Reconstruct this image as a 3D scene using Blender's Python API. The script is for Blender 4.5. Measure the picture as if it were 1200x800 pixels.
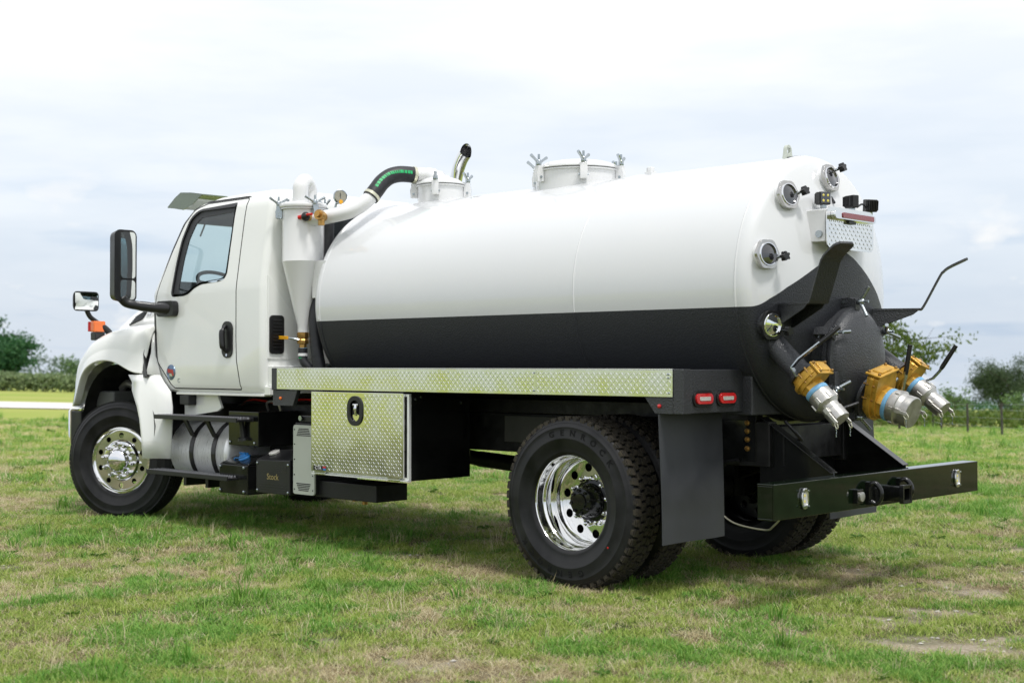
import bpy, bmesh, math, random
import numpy as np
from mathutils import Vector, Matrix
from mathutils.geometry import tessellate_polygon
R = math.radians
random.seed(7)
for o in list(bpy.data.objects): bpy.data.objects.remove(o)
scn = bpy.context.scene
COL = scn.collection

# ------------------------------------------------------------------ camera
CX, CY, CZ = -5.4695, 7.4591, 1.3431
YAW, PITCH, FPX = -0.81143, 0.01660, 1607.19
F = Vector((math.cos(PITCH)*math.cos(YAW), math.cos(PITCH)*math.sin(YAW), math.sin(PITCH)))
RT = F.cross(Vector((0, 0, 1))).normalized()
UP = RT.cross(F)
cd = bpy.data.cameras.new('camera'); cam = bpy.data.objects.new('camera', cd); COL.objects.link(cam)
cam.matrix_world = Matrix(((RT.x, UP.x, -F.x, CX), (RT.y, UP.y, -F.y, CY), (RT.z, UP.z, -F.z, CZ), (0, 0, 0, 1)))
cd.sensor_width = 36.0; cd.lens = FPX/1200*36; cd.clip_start = 0.1; cd.clip_end = 9000
cd.dof.use_dof = True; cd.dof.focus_distance = 9.2; cd.dof.aperture_fstop = 2.8
scn.camera = cam

# ------------------------------------------------------------------ world, sun, exposure
SUN_ELEV, SUN_DIR = R(67), (-0.95, 0.31)          # veiled sun high to the rear left of the truck
w = bpy.data.worlds.new('World'); scn.world = w; w.use_nodes = True
nt = w.node_tree; nt.nodes.clear()
def wn(t, **k):
    n = nt.nodes.new(t)
    for a, b in k.items(): setattr(n, a, b)
    return n
lk = nt.links.new
out = wn('ShaderNodeOutputWorld'); bg = wn('ShaderNodeBackground'); bg2 = wn('ShaderNodeBackground')
sky = wn('ShaderNodeTexSky', sky_type='NISHITA'); sky.sun_disc = False
sky.sun_elevation = SUN_ELEV; sky.sun_rotation = math.atan2(SUN_DIR[0], SUN_DIR[1]); sky.dust_density = 3.0; sky.air_density = 1.0
bg.inputs[1].default_value = 0.10; lk(sky.outputs[0], bg.inputs[0])
tc = wn('ShaderNodeTexCoord'); sep = wn('ShaderNodeSeparateXYZ'); lk(tc.outputs['Generated'], sep.inputs[0])
ab = wn('ShaderNodeMath', operation='MAXIMUM'); ab.inputs[1].default_value = 0.0; lk(sep.outputs[2], ab.inputs[0])
ramp = wn('ShaderNodeValToRGB'); lk(ab.outputs[0], ramp.inputs[0])
cr = ramp.color_ramp; cr.interpolation = 'EASE'
cr.elements[0].position = 0.0; cr.elements[0].color = (0.66, 0.735, 0.83, 1)
cr.elements[1].position = 1.0; cr.elements[1].color = (1.02, 1.05, 1.10, 1)
e = cr.elements.new(0.13); e.color = (0.83, 0.885, 0.95, 1); e = cr.elements.new(0.27); e.color = (1.03, 1.04, 1.05, 1)
# cloud sheet: stretched noise in the direction of view
mp = wn('ShaderNodeMapping'); mp.inputs['Scale'].default_value = (2.2, 2.2, 11.0); lk(tc.outputs['Generated'], mp.inputs[0])
nz = wn('ShaderNodeTexNoise'); nz.inputs['Scale'].default_value = 1.7; nz.inputs['Detail'].default_value = 7; nz.inputs['Roughness'].default_value = 0.55
lk(mp.outputs[0], nz.inputs['Vector'])
cr2 = wn('ShaderNodeValToRGB'); lk(nz.outputs[0], cr2.inputs[0])
cr2.color_ramp.elements[0].position = 0.36; cr2.color_ramp.elements[0].color = (0.93, 0.955, 0.985, 1)
cr2.color_ramp.elements[1].position = 0.60; cr2.color_ramp.elements[1].color = (1.07, 1.06, 1.05, 1)
mul = wn('ShaderNodeMix', data_type='RGBA', blend_type='MULTIPLY'); mul.inputs[0].default_value = 1.0
lk(ramp.outputs[0], mul.inputs[6]); lk(cr2.outputs[0], mul.inputs[7])
# broken low cloud: darker blue-grey streaks and a few small white puffs near the horizon
mp2 = wn('ShaderNodeMapping'); mp2.inputs['Scale'].default_value = (3.0, 3.0, 22.0); mp2.inputs['Location'].default_value = (0.7, 2.1, 0.4); lk(tc.outputs['Generated'], mp2.inputs[0])
nz2 = wn('ShaderNodeTexNoise'); nz2.inputs['Scale'].default_value = 2.2; nz2.inputs['Detail'].default_value = 6; lk(mp2.outputs[0], nz2.inputs['Vector'])
lowm = wn('ShaderNodeMapRange'); lowm.inputs[1].default_value = 0.17; lowm.inputs[2].default_value = 0.07; lk(ab.outputs[0], lowm.inputs[0])
st1 = wn('ShaderNodeMapRange'); st1.inputs[1].default_value = 0.52; st1.inputs[2].default_value = 0.66; lk(nz2.outputs[0], st1.inputs[0])
m1 = wn('ShaderNodeMath', operation='MULTIPLY'); lk(lowm.outputs[0], m1.inputs[0]); lk(st1.outputs[0], m1.inputs[1])
mxa = wn('ShaderNodeMix', data_type='RGBA', blend_type='MULTIPLY'); mxa.inputs[7].default_value = (0.80, 0.86, 0.93, 1); lk(m1.outputs[0], mxa.inputs[0]); lk(mul.outputs[2], mxa.inputs[6])
mp3 = wn('ShaderNodeMapping'); mp3.inputs['Scale'].default_value = (4.5, 4.5, 10.0); lk(tc.outputs['Generated'], mp3.inputs[0])
nz3 = wn('ShaderNodeTexNoise'); nz3.inputs['Scale'].default_value = 3.0; nz3.inputs['Detail'].default_value = 5; lk(mp3.outputs[0], nz3.inputs['Vector'])
st2 = wn('ShaderNodeMapRange'); st2.inputs[1].default_value = 0.60; st2.inputs[2].default_value = 0.70; lk(nz3.outputs[0], st2.inputs[0])
m2 = wn('ShaderNodeMath', operation='MULTIPLY'); lk(lowm.outputs[0], m2.inputs[0]); lk(st2.outputs[0], m2.inputs[1])
mxb = wn('ShaderNodeMix', data_type='RGBA'); mxb.inputs[7].default_value = (0.98, 0.98, 0.98, 1); lk(m2.outputs[0], mxb.inputs[0]); lk(mxa.outputs[2], mxb.inputs[6])
lk(mxb.outputs[2], bg2.inputs[0]); bg2.inputs[1].default_value = 1.0
mx = wn('ShaderNodeMixShader'); mx.inputs[0].default_value = 0.86
lk(bg.outputs[0], mx.inputs[1]); lk(bg2.outputs[0], mx.inputs[2]); lk(mx.outputs[0], out.inputs[0])
sl = bpy.data.lights.new('sun', 'SUN'); sl.energy = 2.2; sl.angle = R(10); sl.color = (1.0, 0.975, 0.94)
so = bpy.data.objects.new('sun', sl); COL.objects.link(so)
sd = Vector((SUN_DIR[0]*math.cos(SUN_ELEV), SUN_DIR[1]*math.cos(SUN_ELEV), math.sin(SUN_ELEV)))
so.rotation_euler = sd.to_track_quat('Z', 'Y').to_euler(); so.location = (0, 0, 30)
scn.view_settings.view_transform = 'Standard'; scn.view_settings.look = 'None'
scn.view_settings.exposure = 0.17; scn.view_settings.gamma = 1.0
scn.cycles.max_bounces = 8; scn.cycles.transparent_max_bounces = 16

# ------------------------------------------------------------------ materials
def mat(name, col, rough=0.5, metal=0.0, coat=0.0, spec=0.5, var=0.0, vscale=6.0, bump=0.0, bscale=60.0, bdist=0.01,
        rvar=0.0, trans=0.0, emit=None, col2=None, bdetail=4, aniso=None):
    m = bpy.data.materials.new(name); m.use_nodes = True
    n = m.node_tree.nodes; l = m.node_tree.links.new; p = n['Principled BSDF']
    p.inputs['Base Color'].default_value = (*col, 1); p.inputs['Roughness'].default_value = rough
    p.inputs['Metallic'].default_value = metal; p.inputs['Specular IOR Level'].default_value = spec
    p.inputs['Coat Weight'].default_value = coat; p.inputs['Coat Roughness'].default_value = 0.03
    p.inputs['Transmission Weight'].default_value = trans
    if emit: p.inputs['Emission Color'].default_value = (*emit[0], 1); p.inputs['Emission Strength'].default_value = emit[1]
    t = n.new('ShaderNodeTexCoord')
    if var or rvar or col2:
        z = n.new('ShaderNodeTexNoise'); z.inputs['Scale'].default_value = vscale; z.inputs['Detail'].default_value = 6
        src = t.outputs['Object']
        if aniso:
            q = n.new('ShaderNodeMapping'); q.inputs['Scale'].default_value = aniso; l(src, q.inputs[0]); src = q.outputs[0]
        l(src, z.inputs['Vector'])
        r = n.new('ShaderNodeMapRange'); r.inputs[1].default_value = 0.3; r.inputs[2].default_value = 0.7; l(z.outputs[0], r.inputs[0])
        if var or col2:
            x = n.new('ShaderNodeMix'); x.data_type = 'RGBA'
            c2 = col2 if col2 else tuple(max(0, c*(1+var)) for c in col); c1 = col if col2 else tuple(c*(1-var) for c in col)
            x.inputs[6].default_value = (*c1, 1); x.inputs[7].default_value = (*c2, 1)
            l(r.outputs[0], x.inputs[0]); l(x.outputs[2], p.inputs['Base Color'])
        if rvar:
            y = n.new('ShaderNodeMapRange'); y.inputs[3].default_value = max(0.02, rough-rvar); y.inputs[4].default_value = rough+rvar
            l(r.outputs[0], y.inputs[0]); l(y.outputs[0], p.inputs['Roughness'])
    if bump:
        z2 = n.new('ShaderNodeTexNoise'); z2.inputs['Scale'].default_value = bscale; z2.inputs['Detail'].default_value = bdetail
        src = t.outputs['Object']
        if aniso:
            q = n.new('ShaderNodeMapping'); q.inputs['Scale'].default_value = aniso; l(src, q.inputs[0]); src = q.outputs[0]
        l(src, z2.inputs['Vector'])
        b = n.new('ShaderNodeBump'); b.inputs['Strength'].default_value = bump; b.inputs['Distance'].default_value = bdist
        l(z2.outputs[0], b.inputs['Height']); l(b.outputs[0], p.inputs['Normal'])
    return m
WHITE = mat('white_paint', (0.75, 0.75, 0.75), 0.32, coat=1.0, var=0.012, vscale=2.5, rvar=0.05, bump=0.03, bscale=9, bdist=0.01)
CABW = mat('cab_paint', (0.85, 0.86, 0.83), 0.35, coat=1.0, var=0.015, vscale=3, rvar=0.05)
LINER = mat('bedliner_black', (0.028, 0.030, 0.034), 0.40, spec=0.6, bump=0.8, bscale=110, bdist=0.006, rvar=0.08, vscale=12)
BLACK = mat('black_gloss_paint', (0.007, 0.0075, 0.0075), 0.14, coat=0.12, spec=0.4, var=0.25, vscale=8, rvar=0.08, bump=0.03, bscale=30)
FRAME = mat('frame_black', (0.013, 0.013, 0.0135), 0.45, spec=0.35, var=0.4, vscale=14, rvar=0.15, bump=0.1, bscale=60)
PLAST = mat('black_plastic', (0.011, 0.011, 0.012), 0.36, bump=0.1, bscale=400, bdist=0.0006, rvar=0.06)
FLAP = mat('mudflap_rubber', (0.044, 0.047, 0.054), 0.5, var=0.12, vscale=5, rvar=0.1, bump=0.06, bscale=25)
RUBBER = mat('tyre_rubber', (0.005, 0.0053, 0.006), 0.44, spec=0.25, col2=(0.026, 0.026, 0.027), vscale=5, rvar=0.14, bump=0.12, bscale=90, bdist=0.002)
TREAD = mat('tyre_tread', (0.013, 0.0115, 0.010), 0.8, col2=(0.055, 0.045, 0.028), vscale=38, bump=0.5, bscale=180, bdist=0.004)
ALU = mat('polished_aluminium', (0.86, 0.86, 0.85), 0.085, metal=1.0, rvar=0.03, vscale=10)
CHROME = mat('chrome', (0.78, 0.78, 0.79), 0.05, metal=1.0)
BRUSH = mat('brushed_aluminium', (0.93, 0.94, 0.95), 0.33, metal=0.45, rvar=0.08, vscale=8, var=0.05, aniso=(30, 1.5, 1.5))
PLATE = mat('diamond_plate', (0.82, 0.82, 0.79), 0.13, metal=1.0, rvar=0.09, vscale=5, var=0.08, bump=0.035, bscale=16)
LUG = mat('diamond_plate_lug', (0.88, 0.88, 0.87), 0.15, metal=1.0)
ZINC = mat('zinc_plated', (0.40, 0.44, 0.46), 0.25, metal=1.0, rvar=0.1, vscale=60)
STEEL = mat('cast_aluminium', (0.50, 0.49, 0.46), 0.38, metal=0.85, var=0.12, vscale=25, bump=0.15, bscale=120, bdist=0.003, rvar=0.1)
BRASS = mat('yellow_coated_brass', (0.58, 0.33, 0.045), 0.36, metal=0.35, var=0.22, vscale=22, bump=0.25, bscale=90, bdist=0.004, rvar=0.12)
BRONZE = mat('brass_fitting', (0.48, 0.28, 0.09), 0.35, metal=0.9, var=0.2, vscale=40, bump=0.1, bscale=120)
GREYP = mat('grey_panel_paint', (0.50, 0.53, 0.47), 0.35, var=0.03, vscale=5, rvar=0.05)
GLASSD = mat('sight_glass', (0.02, 0.02, 0.024), 0.04, spec=0.8, coat=1.0)
SATIN = mat('satin_steel', (0.48, 0.47, 0.45), 0.2, metal=1.0, rvar=0.08, vscale=30)
MIRROR = mat('mirror_glass', (0.92, 0.94, 0.94), 0.02, metal=1.0)
ORANGE = mat('amber_lens', (0.85, 0.17, 0.02), 0.18, coat=0.7, bump=0.2, bscale=150)
REDL = mat('red_lens', (0.55, 0.012, 0.016), 0.14, coat=0.8, bump=0.2, bscale=160)
REDD = mat('dark_red_lens', (0.25, 0.03, 0.045), 0.22, coat=0.6, bump=0.3, bscale=200)
WLENS = mat('clear_lens', (0.75, 0.74, 0.70), 0.1, coat=1.0, metal=0.4, bump=0.3, bscale=150)
LEDW = mat('led_chip', (0.72, 0.62, 0.12), 0.2, coat=1.0)
BLUE = mat('blue_plastic', (0.03, 0.19, 0.50), 0.35, bump=0.1, bscale=120)
BLUER = mat('blue_seal', (0.18, 0.42, 0.66), 0.45, bump=0.1, bscale=120)
RED = mat('red_rubber', (0.60, 0.02, 0.015), 0.4, var=0.1, vscale=30)
YEL = mat('yellow_grip', (0.75, 0.36, 0.01), 0.4, var=0.1, vscale=60)
GREEN = mat('hose_print', (0.01, 0.42, 0.13), 0.5, var=0.2, vscale=80)
HOSE = mat('hose_rubber', (0.016, 0.017, 0.020), 0.5, var=0.3, vscale=40, bump=0.2, bscale=120, bdist=0.003)
BAND = mat('hose_band', (0.66, 0.65, 0.50), 0.28, metal=0.7, var=0.05, vscale=60)
DASH = mat('interior_plastic', (0.035, 0.037, 0.042), 0.6, bump=0.1, bscale=200)
SEAT = mat('seat_fabric', (0.06, 0.065, 0.075), 0.8, bump=0.3, bscale=300)
VISOR = mat('smoked_visor', (0.16, 0.22, 0.11), 0.12, coat=1.0, trans=0.5)
GOLD = mat('gold_print', (0.45, 0.36, 0.16), 0.4, metal=0.4)
DIAL = mat('gauge_dial', (0.26, 0.25, 0.19), 0.2, coat=1.0, var=0.2, vscale=90)
BLUEM = mat('badge_grey_blue', (0.16, 0.22, 0.32), 0.2, metal=0.7)
WHT = mat('white_print', (0.8, 0.8, 0.8), 0.4)
BLK = mat('black_print', (0.01, 0.01, 0.01), 0.4)

def glass_mat(name, tint, f=0.06):
    m = bpy.data.materials.new(name); m.use_nodes = True
    n = m.node_tree.nodes; n.clear(); l = m.node_tree.links.new
    o = n.new('ShaderNodeOutputMaterial'); t = n.new('ShaderNodeBsdfTransparent'); g = n.new('ShaderNodeBsdfGlossy')
    t.inputs[0].default_value = (*tint, 1); g.inputs['Roughness'].default_value = 0.02
    fr = n.new('ShaderNodeFresnel'); ge = n.new('ShaderNodeNewGeometry')
    ma = n.new('ShaderNodeMath'); ma.operation = 'MULTIPLY_ADD'; ma.inputs[1].default_value = -0.8333; ma.inputs[2].default_value = 1.5
    l(ge.outputs['Backfacing'], ma.inputs[0]); l(ma.outputs[0], fr.inputs[0])      # both faces of the pane see air outside
    mx = n.new('ShaderNodeMixShader'); l(fr.outputs[0], mx.inputs[0]); l(t.outputs[0], mx.inputs[1]); l(g.outputs[0], mx.inputs[2]); l(mx.outputs[0], o.inputs[0])
    return m
GLASS = glass_mat('window_glass', (0.84, 0.905, 0.905))
GLASSR = glass_mat('rear_window_glass', (0.35, 0.48, 0.52))

def tank_mat():
    """white above, textured black below; on the rear head the black rises in a tent (paint scheme)."""
    m = bpy.data.materials.new('tank_two_tone_paint'); m.use_nodes = True
    n = m.node_tree.nodes; l = m.node_tree.links.new; p = n['Principled BSDF']
    t = n.new('ShaderNodeTexCoord'); s = n.new('ShaderNodeSeparateXYZ'); l(t.outputs['Object'], s.inputs[0])
    a = n.new('ShaderNodeMath'); a.operation = 'ABSOLUTE'; l(s.outputs[1], a.inputs[0])
    mr = n.new('ShaderNodeMapRange'); mr.inputs[1].default_value = 0; mr.inputs[2].default_value = 0.82; l(a.outputs[0], mr.inputs[0])
    c = n.new('ShaderNodeValToRGB'); l(mr.outputs[0], c.inputs[0]); c.color_ramp.interpolation = 'B_SPLINE'
    pts = [(0.0, 2.03), (0.10, 2.02), (0.25, 1.965), (0.45, 1.88), (0.65, 1.79), (0.80, 1.72), (0.90, 1.676), (1.0, 1.675)]
    cr = c.color_ramp
    cr.elements[0].position = 0; cr.elements[1].position = 1
    for q in pts[1:-1]: cr.elements.new(q[0])
    for e_, q in zip(cr.elements, pts): v = q[1]/3; e_.color = (v, v, v, 1)
    x3 = n.new('ShaderNodeMath'); x3.operation = 'MULTIPLY'; x3.inputs[1].default_value = 3; l(c.outputs[0], x3.inputs[0])
    hd = n.new('ShaderNodeMath'); hd.operation = 'LESS_THAN'; hd.inputs[1].default_value = -0.955; l(s.outputs[0], hd.inputs[0])
    sel = n.new('ShaderNodeMix'); sel.data_type = 'FLOAT'; sel.inputs[2].default_value = 1.675; l(hd.outputs[0], sel.inputs[0]); l(x3.outputs[0], sel.inputs[3])
    lt = n.new('ShaderNodeMath'); lt.operation = 'LESS_THAN'; l(s.outputs[2], lt.inputs[0]); l(sel.outputs[0], lt.inputs[1])
    z = n.new('ShaderNodeTexNoise'); z.inputs['Scale'].default_value = 2.0; l(t.outputs['Object'], z.inputs['Vector'])
    wm = n.new('ShaderNodeMix'); wm.data_type = 'RGBA'; wm.inputs[6].default_value = (0.69, 0.70, 0.715, 1); wm.inputs[7].default_value = (0.71, 0.72, 0.725, 1); l(z.outputs[0], wm.inputs[0])
    cm = n.new('ShaderNodeMix'); cm.data_type = 'RGBA'; cm.inputs[7].default_value = (0.022, 0.024, 0.0285, 1); l(lt.outputs[0], cm.inputs[0]); l(wm.outputs[2], cm.inputs[6]); l(cm.outputs[2], p.inputs['Base Color'])
    rm = n.new('ShaderNodeMix'); rm.data_type = 'FLOAT'; rm.inputs[2].default_value = 0.36; rm.inputs[3].default_value = 0.46; l(lt.outputs[0], rm.inputs[0]); l(rm.outputs[0], p.inputs['Roughness'])
    cw = n.new('ShaderNodeMath'); cw.operation = 'SUBTRACT'; cw.inputs[0].default_value = 1.0; l(lt.outputs[0], cw.inputs[1]); l(cw.outputs[0], p.inputs['Coat Weight'])
    p.inputs['Coat Roughness'].default_value = 0.05
    b1 = n.new('ShaderNodeTexNoise'); p.inputs['Specular IOR Level'].default_value = 0.4; b1.inputs['Scale'].default_value = 110; b1.inputs['Detail'].default_value = 4; l(t.outputs['Object'], b1.inputs['Vector'])
    ml = n.new('ShaderNodeMath'); ml.operation = 'MULTIPLY'; l(b1.outputs[0], ml.inputs[0]); l(lt.outputs[0], ml.inputs[1])
    b = n.new('ShaderNodeBump'); b.inputs['Strength'].default_value = 0.7; b.inputs['Distance'].default_value = 0.006; lo = n.new('ShaderNodeTexNoise'); lo.inputs['Scale'].default_value = 1.6; lo.inputs['Detail'].default_value = 1; l(t.outputs['Object'], lo.inputs['Vector'])
    sm = n.new('ShaderNodeMath'); sm.operation = 'MULTIPLY_ADD'; sm.inputs[1].default_value = 1.3; l(lo.outputs[0], sm.inputs[0]); l(ml.outputs[0], sm.inputs[2]); l(sm.outputs[0], b.inputs['Height']); l(b.outputs[0], p.inputs['Normal'])
    return m
TANKM = tank_mat()

# ------------------------------------------------------------------ geometry helpers
def frame_of(axis):
    a = Vector(axis).normalized()
    h = Vector((0, 0, 1)) if abs(a.z) < 0.95 else Vector((1, 0, 0))
    u = a.cross(h).normalized(); v = u.cross(a).normalized()      # v points up where it can
    return a, u, v
def smooth_path(pts, n=6):
    P = [Vector(p) for p in pts]
    if len(P) < 3: return P
    o = []
    for i in range(len(P)-1):
        p0 = P[max(i-1, 0)]; p1 = P[i]; p2 = P[i+1]; p3 = P[min(i+2, len(P)-1)]
        for k in range(n):
            t = k/n
            o.append(0.5*((2*p1)+(p2-p0)*t+(2*p0-5*p1+4*p2-p3)*t*t+(3*p1-p0-3*p2+p3)*t**3))
    o.append(P[-1]); return o
class G:
    def __init__(s): s.bm = bmesh.new(); s.mi = 0
    def face(s, vs):
        try: f = s.bm.faces.new(vs); f.material_index = s.mi; return f
        except ValueError: return None
    def obox(s, c, ax, ay, az):
        c = Vector(c); ax = Vector(ax)/2; ay = Vector(ay)/2; az = Vector(az)/2; v = []
        for i in (-1, 1):
            for j in (-1, 1):
                for k in (-1, 1): v.append(s.bm.verts.new(c+ax*i+ay*j+az*k))
        for q in ((0,1,3,2), (4,6,7,5), (0,4,5,1), (2,3,7,6), (0,2,6,4), (1,5,7,3)): s.face([v[i] for i in q])
        return s
    def box(s, x0, x1, y0, y1, z0, z1):
        return s.obox(((x0+x1)/2, (y0+y1)/2, (z0+z1)/2), (x1-x0, 0, 0), (0, y1-y0, 0), (0, 0, z1-z0))
    def loft(s, rings, closed=True, cap0=True, cap1=True):
        V = [[s.bm.verts.new(p) for p in r] for r in rings]; n = len(V[0])
        for i in range(len(V)-1):
            for j in range(n if closed else n-1):
                s.face((V[i][j], V[i][(j+1) % n], V[i+1][(j+1) % n], V[i+1][j]))
        if closed and cap0: s.face(V[0][::-1])
        if closed and cap1: s.face(V[-1])
        return s
    def tube(s, pts, r, seg=12, cap=True, mitre=None):
        P = [Vector(p) for p in pts]; n = len(P); rr = r if isinstance(r, (list, tuple)) else [r]*n
        T = [(P[min(i+1, n-1)]-P[max(i-1, 0)]).normalized() for i in range(n)]
        _, u, v = frame_of(T[0]); rings = []
        for i in range(n):
            if i:
                q = T[i-1].rotation_difference(T[i]); u = q @ u; v = q @ v
            rings.append([P[i]+(u*math.cos(2*math.pi*k/seg)+v*math.sin(2*math.pi*k/seg))*rr[i] for k in range(seg)])
        if mitre: rings[-1] = [p+T[-1]*mitre.dot(p-P[-1]) for p in rings[-1]]
        return s.loft(rings, True, cap, cap)
    def lathe(s, prof, o, axis, seg=32, cap=True):
        o = Vector(o); a, u, v = frame_of(axis); rings = []
        for (r, h) in prof:
            rings.append([o+a*h+(u*math.cos(2*math.pi*k/seg)+v*math.sin(2*math.pi*k/seg))*max(r, 1e-4) for k in range(seg)])
        return s.loft(rings, True, cap, cap)
    def plate(s, outer, holes, fn, bk):
        """filled 2D outline with holes; fn / bk map (a,b) to the front and the back surface"""
        loops = [outer]+list(holes); flat = [p for L in loops for p in L]
        tris = tessellate_polygon([[Vector((p[0], p[1], 0)) for p in L] for L in loops])
        A = [s.bm.verts.new(fn(*p)) for p in flat]; B = [s.bm.verts.new(bk(*p)) for p in flat]
        for t in tris: s.face([A[i] for i in t]); s.face([B[i] for i in reversed(t)])
        k = 0
        for L in loops:
            for i in range(len(L)):
                a, b = k+i, k+(i+1) % len(L); s.face((A[a], A[b], B[b], B[a]))
            k += len(L)
        return s
    def xz(s, poly, y0, y1, holes=()):
        return s.plate(poly, holes, lambda a, b: (a, y1, b), lambda a, b: (a, y0, b))
    def yz(s, poly, x0, x1, holes=()):
        return s.plate(poly, holes, lambda a, b: (x0, a, b), lambda a, b: (x1, a, b))
    def xy(s, poly, z0, z1, holes=()):
        return s.plate(poly, holes, lambda a, b: (a, b, z1), lambda a, b: (a, b, z0))
    def sphere(s, c, rx, ry=None, rz=None, u=16, v=10):
        ry = ry or rx; rz = rz or rx; c = Vector(c); rings = []
        for i in range(v+1):
            t = math.pi*(i/v)-math.pi/2; q = max(math.cos(t), 1e-3)
            rings.append([c+Vector((rx*q*math.cos(2*math.pi*k/u), ry*q*math.sin(2*math.pi*k/u), rz*math.sin(t))) for k in range(u)])
        return s.loft(rings)
    def add(s, bm2): 
        me = bpy.data.meshes.new('tmp'); bm2.to_mesh(me); s.bm.from_mesh(me); bpy.data.meshes.remove(me); return s
    def build(s, name, m, parent=None, bev=0.0, ang=38, label=None, seg=2, subd=0, recalc=True, kind=None):
        if recalc: bmesh.ops.recalc_face_normals(s.bm, faces=s.bm.faces)
        for f in s.bm.faces: f.smooth = True
        me = bpy.data.meshes.new(name); s.bm.to_mesh(me); s.bm.free()
        for mm in (m if isinstance(m, (list, tuple)) else [m]): me.materials.append(mm)
        return place(name, me, parent, bev, ang, label, seg, subd, kind)
def place(name, me, parent=None, bev=0.0, ang=38, label=None, seg=2, subd=0, kind=None):
    o = bpy.data.objects.new(name, me); COL.objects.link(o)
    if subd:
        q = o.modifiers.new('subsurf', 'SUBSURF'); q.levels = subd; q.render_levels = subd
    else: me.set_sharp_from_angle(angle=R(ang))
    if bev:
        b = o.modifiers.new('bevel', 'BEVEL'); b.width = bev; b.segments = seg; b.limit_method = 'ANGLE'; b.angle_limit = R(40); b.harden_normals = True
    if parent: o.parent = parent
    if label: o['label'] = label
    if kind: o['kind'] = kind
    return o
def empty(name, loc=(0, 0, 0), parent=None, rot=(0, 0, 0)):
    o = bpy.data.objects.new(name, None); COL.objects.link(o); o.location = loc; o.rotation_euler = rot; o.empty_display_size = 0.2
    if parent: o.parent = parent
    return o
def tag(o, label=None, cat=None, group=None, kind=None):
    for k, v in (('label', label), ('category', cat), ('group', group), ('kind', kind)):
        if v: o[k] = v
    return o
def copy_tree(o, parent=None):
    c = o.copy(); COL.objects.link(c); c.parent = parent
    for ch in list(o.children): copy_tree(ch, c)
    return c
def rect(a0, a1, b0, b1, r=0.0, n=5):
    if r <= 0: return [(a0, b0), (a1, b0), (a1, b1), (a0, b1)]
    o = []
    for cx, cy, s0 in ((a1-r, b0+r, -90), (a1-r, b1-r, 0), (a0+r, b1-r, 90), (a0+r, b0+r, 180)):
        for k in range(n+1):
            t = R(s0+90*k/n); o.append((cx+r*math.cos(t), cy+r*math.sin(t)))
    return o
def circ(cx, cy, r, n=20): return [(cx+r*math.cos(2*math.pi*k/n), cy+r*math.sin(2*math.pi*k/n)) for k in range(n)]
def mesh_of(o):
    dg = bpy.context.evaluated_depsgraph_get(); dg.update()
    return bpy.data.meshes.new_from_object(o.evaluated_get(dg))
def boolean(a, b, op):
    """a, b are temporary objects; returns a mesh of a op b"""
    md = a.modifiers.new('b', 'BOOLEAN'); md.operation = op; md.object = b; md.solver = 'EXACT'
    try: md.material_mode = 'TRANSFER'
    except Exception: pass
    me = mesh_of(a); a.modifiers.remove(md); return me
def text_mesh(body, size, ext=0.001, align='CENTER', shear=0.0, bold=0.0):
    c = bpy.data.curves.new('t', 'FONT'); c.body = body; c.size = size; c.extrude = ext; c.align_x = align; c.align_y = 'CENTER'; c.resolution_u = 3; c.shear = shear; c.offset = bold
    o = bpy.data.objects.new('t', c); COL.objects.link(o); me = mesh_of(o); bpy.data.objects.remove(o); return me
def lettering(name, body, size, m, parent, loc, ex, ey, ext=0.001, label=None, shear=0.0, bold=0.0):
    me = text_mesh(body, size, ext, shear=shear); ex = Vector(ex).normalized(); ey = Vector(ey).normalized(); ez = ex.cross(ey)
    M = Matrix(((ex.x, ey.x, ez.x, loc[0]), (ex.y, ey.y, ez.y, loc[1]), (ex.z, ey.z, ez.z, loc[2]), (0, 0, 0, 1)))
    me.transform(M); me.materials.clear(); me.materials.append(m)
    return place(name, me, parent, label=label)

# ================================================================== TERRAIN AND SETTING
def terrain(x, y):
    d = (x-CX)*F.x+(y-CY)*F.y; l = (x-CX)*RT.x+(y-CY)*RT.y
    s = 0.0237+0.025*np.clip(l/np.maximum(np.abs(d), 1.0), -0.5, 0.5)
    return -s*(np.sqrt((d-18)**2+4)+(d-18))/2
def field(d, l):
    """a place on the field: d metres ahead of the gate where we stand, l metres to the right"""
    fx, fy = F.x/math.hypot(F.x, F.y), F.y/math.hypot(F.x, F.y)
    x = CX+fx*d+RT.x*l; y = CY+fy*d+RT.y*l
    return Vector((x, y, float(terrain(np.float64(x), np.float64(y)))))
def hash2(ix, iy, seed):
    h = (ix.astype(np.int64)*374761393+iy.astype(np.int64)*668265263+seed*974711) & 0x7fffffff
    h = ((h ^ (h >> 13))*1274126177) & 0x7fffffff
    return ((h ^ (h >> 16)) & 0xffff)/65535.0
def vnoise(x, y, seed=0):
    ix, iy = np.floor(x), np.floor(y); fx, fy = x-ix, y-iy
    fx = fx*fx*(3-2*fx); fy = fy*fy*(3-2*fy)
    a, b = hash2(ix, iy, seed), hash2(ix+1, iy, seed); c, d = hash2(ix, iy+1, seed), hash2(ix+1, iy+1, seed)
    return (a*(1-fx)+b*fx)*(1-fy)+(c*(1-fx)+d*fx)*fy
def fbm(x, y, seed=0, oct=4):
    v = 0; a = 0.5; t = 0
    for k in range(oct): v = v+a*vnoise(x*2**k+17.3*k, y*2**k-9.1*k, seed+k); t += a; a *= 0.55
    return v/t
def dryness(x, y):
    return np.clip((fbm(x*0.9, y*0.9, 3, 4)-0.46)*2.2+(fbm(x*4.0, y*4.0, 11, 3)-0.5)*1.5+0.18, 0, 1)
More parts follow.
